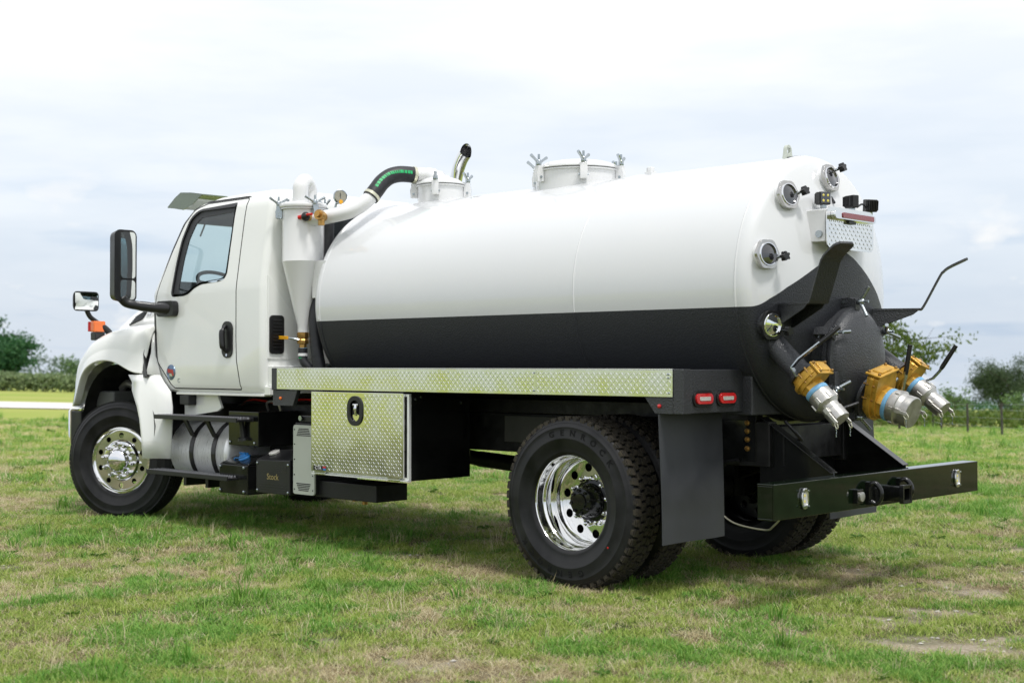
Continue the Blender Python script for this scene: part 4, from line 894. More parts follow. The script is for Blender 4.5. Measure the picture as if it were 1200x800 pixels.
# hose hooks
def hook(base, dirn, L, label):
    r = empty('hose_hook', parent=T); r['label'] = label; b = V3(base); d = V3((*dirn, 0)).normalized(); wv = EZ.cross(d); hw = 0.064
    pr = smooth_path([b+d*(L-0.02), b+d*(L+0.005)+EZ*0.02, b+d*(L+0.10)+EZ*0.20, b+d*(L+0.125)+EZ*0.235, b+d*(L+0.165)+EZ*0.265, b+d*(L+0.27)+EZ*0.315], 5)
    pr = [b-d*0.06]+pr
    g = G(); rings = []; n = len(pr)
    for i, p in enumerate(pr):
        t = (pr[min(i+1, n-1)]-pr[max(i-1, 0)]).normalized(); q = t.cross(wv).normalized(); k = hw*(1.0 if i < n-3 else (1.0, 0.9, 0.62)[i-(n-3)])
        rings.append([p+wv*k+q*0.006, p-wv*k+q*0.006, p-wv*k-q*0.006, p+wv*k-q*0.006])
    g.loft(rings); g.build('hook_arm', LINER, r, ang=30)
    g = G()
    f = lambda s: (lambda a, c: tuple(b+d*a+EZ*c+wv*s))
    for s in (-0.06, 0.054): g.plate([(-0.08, -0.006), (L-0.03, -0.006), (L-0.06, -0.03), (-0.05, -0.17), (-0.08, -0.17)], [], f(s), f(s+0.006))
    g.build('hook_gusset', LINER, r, ang=30)
hook((-1.04, 0.50, 1.69), (-0.90, 0.44), 0.42, 'black hose hook left of the rear manway')
hook((-1.04, -0.46, 1.69), (-0.90, -0.44), 0.38, 'black hose hook right of the rear manway')

# ---- discharge valves
def camlock(parent, o, ax, r, rcap, ln, seg=32):
    """aluminium coupler with cap, two lever arms with rings and pull chains"""
    a, u, v_ = frame_of(ax)
    g = G(); g.lathe([(r*0.98, 0.0), (r*1.06, 0.006), (r*1.06, ln*0.16), (r*1.10, ln*0.17), (r*1.10, ln*0.40), (r*1.02, ln*0.43), (rcap*0.98, ln*0.50), (rcap*0.94, ln*0.62), (rcap*1.02, ln*0.64), (rcap*1.02, ln*0.98), (rcap*0.97, ln), (0.004, ln)], o, a, seg); g.build('coupler', STEEL, parent, ang=30)
    g = G()
    for k in range(6):
        t = math.pi*k/3; d = u*math.cos(t)+v_*math.sin(t); g.obox(o+a*ln*0.28+d*r*1.1, d*0.012, a.cross(d)*0.022, a*ln*0.2)
    g.build('coupler_rib', STEEL, parent, bev=0.003)
    for s in (-1, 1):
        d = u*s; g = G(); b = o+a*ln*0.66+d*(rcap*1.06)
        g.obox(b+d*0.006, d*0.03, v_*0.030, a*0.035); g.obox(b+d*0.014+a*ln*0.22, d*0.012+a*0.002, v_*0.022, a*(ln*0.48)); g.build('cam_arm', STEEL, parent, bev=0.004)
        e_ = b+d*0.016+a*ln*0.44; g = G(); n2 = d; p0 = V3((0, 0, -1)); q0 = a
        ringp = [e_+(p0*math.cos(t)+q0*math.sin(t))*0.016+p0*0.012 for t in np.linspace(0, 2*math.pi, 13)]
        g.tube(ringp, 0.0028, 5); g.build('pull_ring', BAND, parent)
        g = G(); c0 = e_+p0*0.03
        for k in range(3): g.tube([c0+p0*(0.017*k)+V3((0.0015*(-1)**k, 0.002*(-1)**k, 0)), c0+p0*(0.017*k+0.014)], 0.0022 if k % 2 else 0.0030, 5)
        g.build('chain', ZINC, parent)
def valve(label, base, p0, ax, r, rcap, L, handle, roll=0.0, pipe_r=0.07, body=0.13, hup=0.12):
    root = empty('discharge_valve', parent=T); root['label'] = label; ax = V3(ax).normalized(); p0 = V3(p0); a, u, v_ = frame_of(ax)
    q = Matrix.Rotation(roll, 3, a); u = q @ u; v_ = q @ v_
    g = G(); g.tube([base, p0-a*0.02, p0+a*0.02], pipe_r, 28); g.lathe([(pipe_r, -0.01), (pipe_r*1.25, -0.008), (pipe_r*1.25, 0.012), (pipe_r, 0.015)], p0, a, 28); g.build('outlet_pipe', LINER, root, ang=40)
    # gate body: a flat slide housing across the pipe, taller on the bonnet side
    g = G(); w2 = r*1.12; f = lambda h: (lambda s, t: tuple(p0+a*h+u*s+v_*t))
    prof_ = [(w2*math.cos(t), w2*math.sin(t)) for t in np.linspace(math.pi*1.02, 2*math.pi-0.06, 14)]+[(w2*1.02, hup*0.55), (w2*0.95, hup), (w2*0.78, hup+0.014), (-w2*0.78, hup+0.014), (-w2*0.95, hup), (-w2*1.02, hup*0.55)]
    g.plate(prof_, [], f(0.022+body*0.62), f(0.018+body*0.08))
    g.plate([(p*1.10, (q_-0.01)*1.06) for p, q_ in prof_], [], f(0.018+body*0.44), f(0.018+body*0.26))
    g.lathe([(r*1.05, 0.012), (r*1.08, 0.02), (r*1.08, body*0.25)], p0, a, 8); g.lathe([(r*1.02, body*0.6), (r*1.05, body*0.7), (r*1.05, body), (r, body+0.012)], p0, a, 8)
    g.build('valve_body', BRASS, root, bev=0.006, ang=32)
    g = G(); c = p0+a*(0.018+body*0.35)+v_*(hup+0.022); g.obox(c, u*w2*2.0, v_*0.016, a*body*0.78); g.obox(c+v_*0.010, u*w2*1.1, v_*0.014, a*body*0.5); g.build('bonnet', BRASS, root, bev=0.007)
    g = G()
    for s in (-1, 1):
        for t in (-1, 1): g.lathe([(0.010, -0.004), (0.010, 0.014), (0.006, 0.02)], c+u*w2*0.82*s+a*body*0.26*t, v_, 8)
    for s in (-1, 1):
        for t in (0.2, 0.75): g.tube([p0+a*body*0.12+u*w2*0.99*s+v_*hup*t, p0+a*body*0.68+u*w2*0.99*s+v_*hup*t], 0.006, 6)
    g.build('bonnet_bolt', BRONZE, root)
    g = G(); g.lathe([(r*1.02, body+0.004), (r*1.04, body+0.008), (r*1.04, body+0.026), (r, body+0.03)], p0, a, 32); g.build('blue_seal', BLUER, root)
    camlock(root, p0+a*(body+0.028), a, r*0.98, rcap, L)
    hs = [V3(p) for p in handle]
    g = G(); rings = []
    for i, p in enumerate(hs[:-1]):
        t = (hs[min(i+1, len(hs)-1)]-hs[max(i-1, 0)]).normalized(); s = u if abs(t.dot(u)) < 0.8 else v_; s = (s-t*s.dot(t)).normalized(); nn = t.cross(s)
        rings.append([p+s*0.016+nn*0.004, p-s*0.016+nn*0.004, p-s*0.016-nn*0.004, p+s*0.016-nn*0.004])
    g.loft(rings); g.build('handle_bar', ZINC, root, ang=30)
    g = G(); g.tube([hs[-2]-(hs[-1]-hs[-2]).normalized()*0.02, hs[-2], hs[-1]], [0.012, 0.015, 0.014], 10); g.build('handle_grip', PLAST, root, ang=50)
    return root
valve('left discharge valve with a stepped down silver cap', (-0.95, 0.56, 1.55), (-1.245, 0.585, 1.285), (-0.70, 0.0, -0.71), 0.068, 0.057, 0.205,
      [(-1.275, 0.68, 1.275), (-1.245, 0.69, 1.325), (-1.28, 0.68, 1.37), (-1.37, 0.60, 1.465), (-1.45, 0.52, 1.555)], 0.0, 0.067, 0.125, 0.095)
valve('centre discharge valve with a wide flat silver cap', (-1.02, 0, 1.24), (-1.345, 0, 1.148), (-0.955, 0, -0.30), 0.096, 0.092, 0.140,
      [(-1.43, -0.12, 1.17), (-1.50, -0.13, 1.19), (-1.52, -0.13, 1.27), (-1.522, -0.13, 1.30), (-1.55, -0.13, 1.46)], 0.25, 0.105, 0.135, 0.165)
valve('right discharge valve with a long silver adapter', (-0.95, -0.56, 1.50), (-1.23, -0.60, 1.285), (-0.80, 0.0, -0.60), 0.070, 0.058, 0.225,
      [(-1.42, -0.60, 1.24), (-1.46, -0.60, 1.255), (-1.50, -0.61, 1.30), (-1.52, -0.61, 1.33), (-1.60, -0.63, 1.46)], -0.2, 0.070, 0.125, 0.11)

# ---- deck, rails, corner panels, lights, mud flaps
for s in (1, -1):
    dk = empty('side_deck', parent=T)
    g = G(); g.box(-0.79, 2.88, min(s*0.62, s*1.205), max(s*0.62, s*1.205), 1.262, 1.292); g.box(-0.79, 2.88, min(s*1.18, s*1.212), max(s*1.18, s*1.212), 1.165, 1.260)
    for x in (-0.6, 0.2, 1.0, 1.8, 2.7): g.box(x-0.03, x+0.03, min(s*0.48, s*1.178), max(s*0.48, s*1.178), 1.20, 1.259)
    g.build('deck_floor', LINER, dk, bev=0.004)
    for x0, x1 in ((-0.795, 0.2495), (0.2505, 2.884)):
        g = G(); ys = (s*1.2135, s*1.2195)
        g.box(x0, x1, min(ys), max(ys), 1.157, 1.311); g.box(x0, x1, min(s*1.14, s*1.2195), max(s*1.14, s*1.2195), 1.3115, 1.3175); g.build('diamond_plate_rail', PLATE, dk, bev=0.002)
    if s == 1:
        lug_field((-0.79, 1.2195, 1.160), EX, EZ, EY, 1.035, 0.148, 0.0215, 'diamond_lug', dk, a=0.0118, b=0.0040, h=0.0018)
        lug_field((0.256, 1.2195, 1.160), EX, EZ, EY, 2.62, 0.148, 0.0215, 'diamond_lug', dk, a=0.0118, b=0.0040, h=0.0018)
        g = G()
        for x, z in ((-0.765, 1.285), (-0.765, 1.265), (-0.77, 1.18), (0.265, 1.29), (0.265, 1.18)): g.lathe([(0.006, 0), (0.006, 0.004), (0.002, 0.006)], (x, 1.2197, z), (0, 1, 0), 8)
        g.build('rivet', ZINC, dk)
    # front end bracket
    g = G(); g.box(2.8845, 2.944, min(s*1.09, s*1.223), max(s*1.09, s*1.223), 1.150, 1.315); g.xz([(2.944, 1.1499), (2.944, 1.033), (2.70, 1.035), (2.645, 1.1499)], min(s*1.175, s*1.21), max(s*1.175, s*1.21)); g.build('end_bracket', LINER, dk, bev=0.004)
    g = G(); g.lathe([(0.012, 0), (0.011, 0.008), (0.004, 0.013)], (2.845, s*1.2105, 1.090), (0, s, 0), 12); g.build('marker_lamp', ORANGE, dk)
    # rear corner
    cp = empty('rear_corner_panel', parent=T)
    g = G(); g.box(-0.868, -0.798, min(s*1.14, s*1.218), max(s*1.14, s*1.218), 1.0605, 1.316)
    g.xz([(-0.797, 1.155), (-0.797, 1.0605), (-0.665, 1.0605), (-0.59, 1.155)], min(s*1.17, s*1.214), max(s*1.17, s*1.214))
    g.box(-0.865, -0.80, min(s*0.34, s*1.139), max(s*0.34, s*1.139), 1.0635, 1.313); g.build('corner_plate', LINER, cp, bev=0.005)
    g = G(); g.lathe([(0.012, 0), (0.011, 0.008), (0.004, 0.013)], (-0.70, s*1.2145, 1.105), (0, s, 0), 12); g.build('marker_lamp', REDL, cp)
    for y in (1.03, 0.80):
        g = G(); g.yz(rect(s*y-0.098, s*y+0.098, 1.147-0.046, 1.147+0.046, 0.045, 8), -0.876, -0.8645, [rect(s*y-0.082, s*y+0.082, 1.147-0.031, 1.147+0.031, 0.030, 8)]); g.build('lamp_grommet', PLAST, cp, bev=0.003)
        g = G(); g.yz(rect(s*y-0.081, s*y+0.081, 1.147-0.030, 1.147+0.030, 0.029, 8), -0.886, -0.866); g.build('tail_lamp', REDL, cp, bev=0.006)
        g = G(); g.yz(rect(s*y-0.052, s*y+0.052, 1.147-0.011, 1.147+0.011, 0.006, 3), -0.8885, -0.884); g.build('reflector', WLENS, cp)
    g = G(); rows = []
    for i in range(13):
        z = 1.058-0.742*i/12; b = -0.697-0.018*math.sin(i/12*2.2)-0.004*i/12
        rows.append([(b+0.006*math.sin(j*0.9+i*0.25), s*(0.609+0.61*j/8), z) for j in range(9)])
    V = [[V3(p) for p in r] for r in rows]
    g.loft([[*r, *[p+V3((-0.008, 0, 0)) for p in reversed(r)]] for r in V]); g.build('mud_flap', FLAP, T, ang=40)
# ---- rear frame gussets and bumper
rb = empty('rear_bumper', parent=T)
g = G(); BX0, BX1 = -1.463, -1.357
g.box(BX0, BX0+0.010, -1.222, 1.222, 0.5112, 0.7056); g.box(BX0+0.0101, BX1, -1.222, 1.222, 0.6956, 0.7054); g.box(BX0+0.0101, BX1, -1.222, 1.222, 0.5114, 0.5212); g.box(BX0+0.0101, BX1-0.002, 1.212, 1.2215, 0.5215, 0.6953); g.box(BX0+0.0101, BX1-0.002, -1.2215, -1.212, 0.5215, 0.6953)
BUMP = mat('bumper_black_green_sheen', (0.004, 0.009, 0.004), 0.05, var=0.3, vscale=9, rvar=0.03, bump=0.02, bscale=18)  # black paint with the green grass reflection put into its base colour
g.build('bumper_beam', BUMP, rb, bev=0.004)
for y in (0.93, -0.905):
    g = G(); oct_ = [(0.046*math.cos(R(22.5+45*k))*0.85+y, 0.612+0.060*math.sin(R(22.5+45*k))*1.02) for k in range(8)]
    g.yz(oct_, BX0-0.016, BX0-0.0005, [rect(y-0.022, y+0.022, 0.578, 0.646, 0.006, 2)]); g.build('lamp_flange', CHROME, rb, bev=0.004)
    g = G(); g.box(BX0-0.010, BX0-0.0006, y-0.0215, y+0.0215, 0.579, 0.645); g.build('reverse_lamp', WLENS, rb)
    g = G(); [g.lathe([(0.009, 0.010), (0.003, 0.012)], (BX0, y, z), (-1, 0, 0), 8) for z in (0.597, 0.628)]; g.build('led_chip', LEDW, rb)
    g = G(); [g.lathe([(0.006, 0.0161), (0.006, 0.02)], (BX0, y+a, 0.612+b), (-1, 0, 0), 8) for a, b in ((0.03, 0.042), (-0.03, 0.042), (0.03, -0.042), (-0.03, -0.042))]; g.build('screw', ZINC, rb)
hi = empty('tow_hitch', parent=T)
g = G()
for s in (-1, 1):
    for y, z in ((0.045, 0.0), ): pass
g.plate(rect(-0.045, 0.045, 0.535, 0.625, 0.006, 2), [rect(-0.033, 0.033, 0.547, 0.613, 0.003, 2)], lambda a, b: (BX0-0.13, a, b), lambda a, b: (BX0-0.0005, a, b))
g.plate(rect(-0.055, 0.055, 0.525, 0.635, 0.01, 3), [rect(-0.044, 0.044, 0.536, 0.624, 0.003, 2)], lambda a, b: (BX0-0.134, a, b), lambda a, b: (BX0-0.108, a, b)); g.build('receiver_tube', BLACK, hi, bev=0.003)
g = G(); g.box(BX0-0.012, BX0-0.0006, 0.085, 0.155, 0.54, 0.62); g.box(BX0-0.03, BX0-0.0006, 0.33, 0.40, 0.545, 0.625); g.build('hitch_plate', BLACK, hi, bev=0.003)
for y in (0.215, -0.155):
    g = G(); pts = smooth_path([(BX0-0.02, y+0.012, 0.545), (BX0-0.05, y, 0.535), (BX0-0.075, y-0.006, 0.575), (BX0-0.07, y-0.006, 0.62), (BX0-0.04, y, 0.652), (BX0-0.012, y+0.012, 0.645)], 5); g.tube(pts, 0.015, 10); g.box(BX0-0.025, BX0-0.0006, y-0.03, y+0.045, 0.53, 0.66); g.build('tow_shackle', BLACK, hi, ang=40)
g = G(); g.lathe([(0.028, 0.03), (0.028, 0.044), (0.018, 0.046)], (BX0, 0.365, 0.585), (-1, 0, 0), 16); g.build('trailer_socket', STEEL, hi)
for s in (1, -1):
    g = G(); tri = [(-0.86, 1.015), (-0.90, 1.015), (BX1-0.004, 0.715), (BX1-0.004, 0.56), (-0.86, 0.56)]
    g.xz(tri, s*0.425, s*0.437)
    q = (V3((BX1+0.0, 0, 0.712))-V3((-0.885, 0, 1.022))); ln = q.length; d = q/ln; nrm = d.cross(EY); c = V3((-0.885, s*0.431, 1.022))+q/2
    g.obox(c+nrm*0.004*(1 if nrm.z > 0 else -1), d*ln, EY*0.075, nrm*0.009); g.build('bumper_gusset', BLACK, T, bev=0.002)
    g = G(); g.obox((-1.03, s*0.4385, 0.83), (0.012, 0, 0), (0, 0.006, 0), (0, 0, 0.18)); g.build('weld_bead', FRAME, T)
    g = G(); [g.lathe([(0.017, 0.0), (0.017, 0.010), (0.009, 0.012), (0.009, 0.02)], (-0.80, s*0.475, z), (0, s, 0), 8) for z in (0.99, 0.94, 0.89, 0.835)]; g.build('frame_bolt', BRONZE, T)
    g = G(); g.box(-0.86, -0.40, min(s*0.472, s*0.476), max(s*0.472, s*0.476), 0.76, 1.05); g.build('frame_plate', BLACK, T, bev=0.003)
g = G(); g.box(-0.87, -0.858, -0.42, 0.42, 0.60, 1.06); g.build('rear_crossmember', BLACK, T, bev=0.003)
g = G(); g.tube(smooth_path([(-0.95, 0.30, 1.0), (-1.0, 0.26, 0.93), (-0.97, 0.14, 0.88), (-0.9, 0.05, 0.90)], 5), 0.010, 8); g.build('air_line', HOSE, T)
g = G(); g.tube(smooth_path([(-0.66, 0.60, 0.47), (-0.80, 0.62, 0.40), (-1.05, 0.68, 0.385), (-1.20, 0.82, 0.43), (-1.38, 1.0, 0.52)], 6), 0.0055, 6); g.build('brake_cable', BAND, T)
# ---- tool box
tb = empty('tool_box', parent=T); tb['label'] = 'under-deck tool box with diamond plate door and black sides'
BX = (1.425, 2.47)
g = G(); g.box(1.425, 2.47, 0.625, 1.185, 0.552, 1.147); g.build('box_body', BLACK, tb, bev=0.004)
g = G()
for a in ((1.427, 1.447, 0.559, 1.14), (2.448, 2.468, 0.559, 1.14), (1.4475, 2.4475, 0.559, 0.575), (1.4475, 2.4475, 1.124, 1.14)): g.box(a[0], a[1], 1.1855, 1.205, a[2], a[3])
g.box(1.427, 2.467, 1.185, 1.218, 0.5475, 0.5575); g.build('door_frame', BRUSH, tb)
g = G(); dl = [(1.462, 0.572), (2.458, 0.572), (2.458, 1.145), (1.462, 1.145)]
lat = rect(1.963-0.060, 1.963+0.060, 1.016-0.082, 1.016+0.082, 0.058, 8)
g.plate(dl, [lat], lambda a, b: (a, 1.2275, b), lambda a, b: (a, 1.2065, b)); g.build('box_door', PLATE, tb, bev=0.002)
lug_field((1.468, 1.2275, 0.578), EX, EZ, EY, 0.985, 0.56, 0.0232, 'diamond_lug', tb, skip=lambda c: abs(c.x-1.963) < 0.095 and abs(c.z-1.016) < 0.115 or (c.x > 2.28 and c.z < 0.61), a=0.0125, b=0.0042, h=0.0019)
la = empty('latch', parent=tb)
g = G(); g.plate(rect(1.963-0.082, 1.963+0.082, 1.016-0.105, 1.016+0.105, 0.078, 8), [rect(1.963-0.052, 1.963+0.052, 1.016-0.074, 1.016+0.074, 0.05, 8)], lambda a, b: (a, 1.236, b), lambda a, b: (a, 1.2276, b)); o1 = g.build('latch_bezel', PLAST, tb, bev=0.004)
bpy.data.objects.remove(la)
g = G(); g.plate(rect(1.963-0.052, 1.963+0.052, 1.016-0.074, 1.016+0.074, 0.05, 8), [], lambda a, b: (a, 1.211, b), lambda a, b: (a, 1.2066, b)); g.build('latch_pan', PLAST, tb)
g = G(); g.tube([(1.963, 1.222, 1.058), (1.963, 1.226, 1.03), (1.963, 1.224, 1.0), (1.963, 1.218, 0.985)], [0.013, 0.016, 0.011, 0.012], 8); g.tube([(1.99, 1.222, 1.058), (1.935, 1.222, 1.058)], 0.009, 8)
g.plate([(1.963+0.045*math.cos(t), 0.965+0.030*math.sin(t)) for t in np.linspace(0, 2*math.pi, 20)[:-1]], [], lambda a, b: (a, 1.2215, b), lambda a, b: (a, 1.2145, b)); g.build('latch_handle', CHROME, tb, ang=45)
g = G(); g.plate(rect(2.285, 2.43, 0.580, 0.612, 0.004, 2), [], lambda a, b: (a, 1.2295, b), lambda a, b: (a, 1.2277, b)); st = g.build('maker_sticker', BLK, tb)
lettering('sticker_print', 'CTA', 0.036, WHT, st, (2.375, 1.2300, 0.596), (-1, 0, 0), (0, 0, 1), 0.0004)
g = G(); g.plate([(2.287, 0.597), (2.322, 0.597), (2.322, 0.610), (2.287, 0.610)], [], lambda a, b: (a, 1.2301, b), lambda a, b: (a, 1.2296, b)); g.build('sticker_red', REDL, st)
g = G(); g.plate([(2.287, 0.582), (2.318, 0.582), (2.318, 0.5965), (2.287, 0.5965)], [], lambda a, b: (a, 1.2301, b), lambda a, b: (a, 1.2296, b)); g.build('sticker_blue', BLUE, st)
for x in (1.56, 2.36): 
    g = G(); g.tube([(x-0.06, 1.214, 0.556), (x+0.06, 1.214, 0.556)], 0.011, 10); g.box(x-0.06, x+0.06, 1.208, 1.2265, 0.559, 0.571); g.build('door_hinge', ALU, tb)
g = G(); [g.lathe([(0.010, 0), (0.010, 0.006), (0.004, 0.009)], (x, 1.10, z), (-1, 0, 0), 8) for x, z in ((1.4249, 1.12),)]; [g.lathe([(0.010, 0), (0.010, 0.006), (0.004, 0.009)], (1.4249, y, 1.075+0.03*(y > 0.9)), (-1, 0, 0), 8) for y in (1.15, 0.72)]; g.build('box_bolt', ZINC, tb)
g = G(); g.box(1.432, 1.45, 0.60, 1.15, 1.149, 1.19); g.build('box_hanger', FRAME, tb)
g = G(); g.box(2.0, 2.69, 0.70, 1.0, 0.352, 0.475); g.build('lower_box', FRAME, T, bev=0.006)
g = G(); g.tube([(2.30, 0.85, 0.353), (2.30, 0.85, 0.31)], 0.022, 8); g.tube([(2.42, 0.85, 0.353), (2.42, 0.85, 0.325)], 0.014, 8); g.build('drain_cock', BRONZE, T)
# ---- boxes ahead of the tool box
gp = empty('generator_cabinet', parent=T); gp['label'] = 'pale grey louvred cabinet ahead of the tool box'
g = G(); g.box(2.655, 2.905, 0.62, 1.03, 0.368, 0.90); g.build('cabinet_body', FRAME, gp, bev=0.006)
g = G(); g.plate(rect(2.650, 2.908, 0.364, 0.885, 0.022, 4), [], lambda a, b: (a, 1.046, b), lambda a, b: (a, 1.0305, b)); g.build('cabinet_panel', GREYP, gp, bev=0.003)
for i in range(5):
    for zc, sg in ((0.832, -1), (0.42, 1)):
        z = zc+(i-2)*0.0125; ww = 0.085-0.012*(i if sg < 0 else 4-i)*0.55 if True else 0
        g = G(); g.obox((2.779, 1.0475, z), (2*ww, 0, 0), (0, 0.003, 0.0015), (0, 0, 0.0055)); g.build('louvre', FRAME, gp)
g = G(); [g.lathe([(0.0055, 0), (0.0055, 0.003), (0.002, 0.004)], (x, 1.0461, z), (0, 1, 0), 8) for x in (2.668, 2.89) for z in (0.40, 0.51, 0.625, 0.74, 0.85)]; g.build('rivet', FRAME, gp)
g = G(); g.box(2.67, 2.89, 0.7, 1.0, 0.901, 0.955); g.build('cabinet_top', PLAST, gp, bev=0.01)
g = G(); g.tube([(2.86, 1.005, 0.935), (2.86, 1.02, 0.935)], 0.02, 10); g.build('top_fitting', ZINC, gp)
ap = empty('battery_cover', parent=T); ap['label'] = 'black moulded cover with small logo and round cap'
g = G(); g.xz([(2.944, 0.345), (3.374, 0.345), (3.374, 0.60), (2.944, 0.61)], 0.60, 1.05); 
g.loft([[(2.944, 1.05, 0.611), (3.374, 1.05, 0.601), (3.374, 0.60, 0.601), (2.944, 0.60, 0.611)], [(2.95, 0.90, 0.675), (3.34, 0.90, 0.668), (3.34, 0.62, 0.668), (2.95, 0.62, 0.675)]]); g.build('cover_body', PLAST, ap, bev=0.008)
for i in range(4):
    g = G(); g.box(2.985, 3.13 if i < 3 else 3.33, 1.0502, 1.0525, 0.555-i*0.014, 0.560-i*0.014); g.build('cover_rib', PLAST, ap)
for i in range(3):
    g = G(); g.box(2.985, 3.33, 1.0502, 1.0525, 0.378+i*0.02, 0.383+i*0.02); g.build('cover_rib', PLAST, ap)
g = G(); [g.lathe([(0.011, 0), (0.011, 0.006), (0.005, 0.009)], (x, 1.0502, z), (0, 1, 0), 8) for x in (2.962, 3.352) for z in (0.365, 0.575)]; g.build('cover_bolt', ZINC, ap)
lettering('cover_logo', 'Stock', 0.066, GOLD, ap, (3.155, 1.0525, 0.475), (-1, 0, 0), (0, 0, 1), 0.001)
g = G(); a_ = V3((0, 0.35, 0.92)).normalized(); g.lathe([(0.045, 0), (0.045, 0.012), (0.034, 0.016), (0.002, 0.017)], (3.27, 0.95, 0.650), a_, 24); g.build('cover_cap', WLENS, ap)
df = empty('fluid_tank', parent=T); df['label'] = 'black exhaust fluid tank with blue filler cap'
g = G(); g.box(3.486, 3.872, 0.62, 1.05, 0.312, 0.545); g.loft([[(3.486, 1.05, 0.546), (3.872, 1.05, 0.546), (3.872, 0.62, 0.546), (3.486, 0.62, 0.546)], [(3.50, 0.94, 0.605), (3.83, 0.94, 0.600), (3.83, 0.64, 0.600), (3.50, 0.64, 0.605)]]); g.build('tank_shell', BLACK, df, bev=0.008)
g = G(); [g.lathe([(0.013, 0), (0.013, 0.008), (0.006, 0.011)], (x, 1.0502, z), (0, 1, 0), 8) for x in (3.53, 3.85) for z in (0.335, 0.525)]; g.build('tank_bolt', ZINC, df)
g = G(); a_ = V3((0.1, 0.4, 0.9)).normalized(); o = V3((3.66, 0.95, 0.59)); g.lathe([(0.05, 0.0), (0.05, 0.012), (0.043, 0.016), (0.043, 0.03), (0.02, 0.04), (0.002, 0.041)], o, a_, 24); g.obox(o+a_*0.045, (0.075, 0, 0), (0, 0.018, 0), a_*0.02); g.tube(smooth_path([o+V3((0.04, 0.02, 0.0)), o+V3((0.095, 0.03, 0.0)), o+V3((0.085, 0.04, -0.035)), o+V3((0.03, 0.05, -0.03))], 5), 0.006, 6); g.build('blue_cap', BLUE, df, bev=0.003)
kb = empty('valve_box', parent=T); kb['label'] = 'black box with dark handle behind the fuel tank'
g = G(); g.box(3.482, 3.888, 0.55, 0.95, 0.69, 0.965); g.build('box_shell', BLACK, kb, bev=0.006)
g = G(); g.tube([(3.66, 0.96, 0.74), (3.66, 0.965, 0.76)], [0.05, 0.045], 16); g.tube([(3.66, 0.965, 0.75), (3.665, 0.975, 0.85), (3.67, 0.985, 0.905)], [0.028, 0.020, 0.024], 10); g.build('knob', PLAST, kb, ang=40)
g = G(); [g.lathe([(0.012, 0), (0.012, 0.007), (0.005, 0.01)], (x, 0.9502, 0.715), (0, 1, 0), 8) for x in (3.53, 3.86)]; g.build('box_bolt', ZINC, kb)
g = G(); [g.lathe([(0.012, 0), (0.012, 0.01), (0.005, 0.014)], (x, 0.475, z), (0, 1, 0), 8) for x, z in ((3.35, 0.78), (3.05, 0.80), (2.7, 0.98), (3.2, 1.02))]; g.build('frame_bolt', ZINC, T)
g = G(); g.box(2.93, 3.90, 0.475, 0.53, 0.36, 1.02); g.build('bracket_blocker_panel', FRAME, T, bev=0.01)  # side bracket widened into an added dark panel that hides the grass beyond
g = G(); pts = [(2.985+0.024*math.cos(t), 0.80, 0.735+0.026*math.sin(t)) for t in np.linspace(-0.6, 5.2, 16)]+[(2.965, 0.80, 0.70), (2.962, 0.80, 0.66)]; g.tube(pts, 0.009, 8); g.build('red_hose_loop', RED, T)
for i, (y, z, m_) in enumerate(((0.50, 1.045, RED), (0.46, 1.07, FRAME), (0.52, 1.02, FRAME), (0.54, 1.03, FRAME))):
    g = G(); g.tube(smooth_path([(4.35, y, z-0.05), (4.1, y+0.05, z), (3.8, y+0.03, z-0.02), (3.5, y, z+0.01), (3.2, y-0.05, z)], 5), 0.009 if i < 2 else 0.006, 6); g.build('air_line', m_, T)
g = G(); g.tube(smooth_path([(3.62, 0.75, 0.97), (3.60, 0.78, 1.03), (3.50, 0.80, 1.045), (3.42, 0.80, 1.02), (3.42, 0.78, 0.975)], 5), 0.010, 8); g.build('grab_loop', STEEL, T)
# ---- fuel tank and steps
ft = empty('fuel_tank', parent=T); ft['label'] = 'brushed aluminium round fuel tank under the cab'
FZ, FY, FR = 0.605, 0.665, 0.285
g = G(); g.lathe([(0.02, 3.905), (FR-0.04, 3.915), (FR-0.012, 3.925), (FR, 3.94), (FR+0.003, 3.944), (FR+0.003, 3.952), (FR, 3.956), (FR, 4.74), (FR-0.012, 4.755), (FR-0.05, 4.765), (0.02, 4.775)], (0, FY, FZ), (1, 0, 0), 96); g.build('tank_shell', BRUSH, ft, ang=40)
for x in (4.10, 4.42):
    g = G(); rows = []
    for k in range(41):
        t = 2*math.pi*k/41; rows.append([(x-0.028, FY+(FR+0.001)*math.cos(t), FZ+(FR+0.001)*math.sin(t)), (x-0.028, FY+(FR+0.007)*math.cos(t), FZ+(FR+0.007)*math.sin(t)), (x+0.028, FY+(FR+0.007)*math.cos(t), FZ+(FR+0.007)*math.sin(t)), (x+0.028, FY+(FR+0.001)*math.cos(t), FZ+(FR+0.001)*math.sin(t))])
    rows.append(rows[0]); g.loft(rows, True, False, False); g.build('strap', PLAST, ft, ang=40)
    g = G(); g.obox((x+0.05, FY+0.285, 0.825), (0.02, 0.0, -0.018), (0, 0.03, 0.0), (0.09, 0.03, 0.15)); g.obox((x, FY+0.31, 0.82), (0.03, 0, 0), (0, 0.02, 0.0), (0, 0.08, 0.16)); g.build('step_bracket', PLAST, ft, bev=0.003)
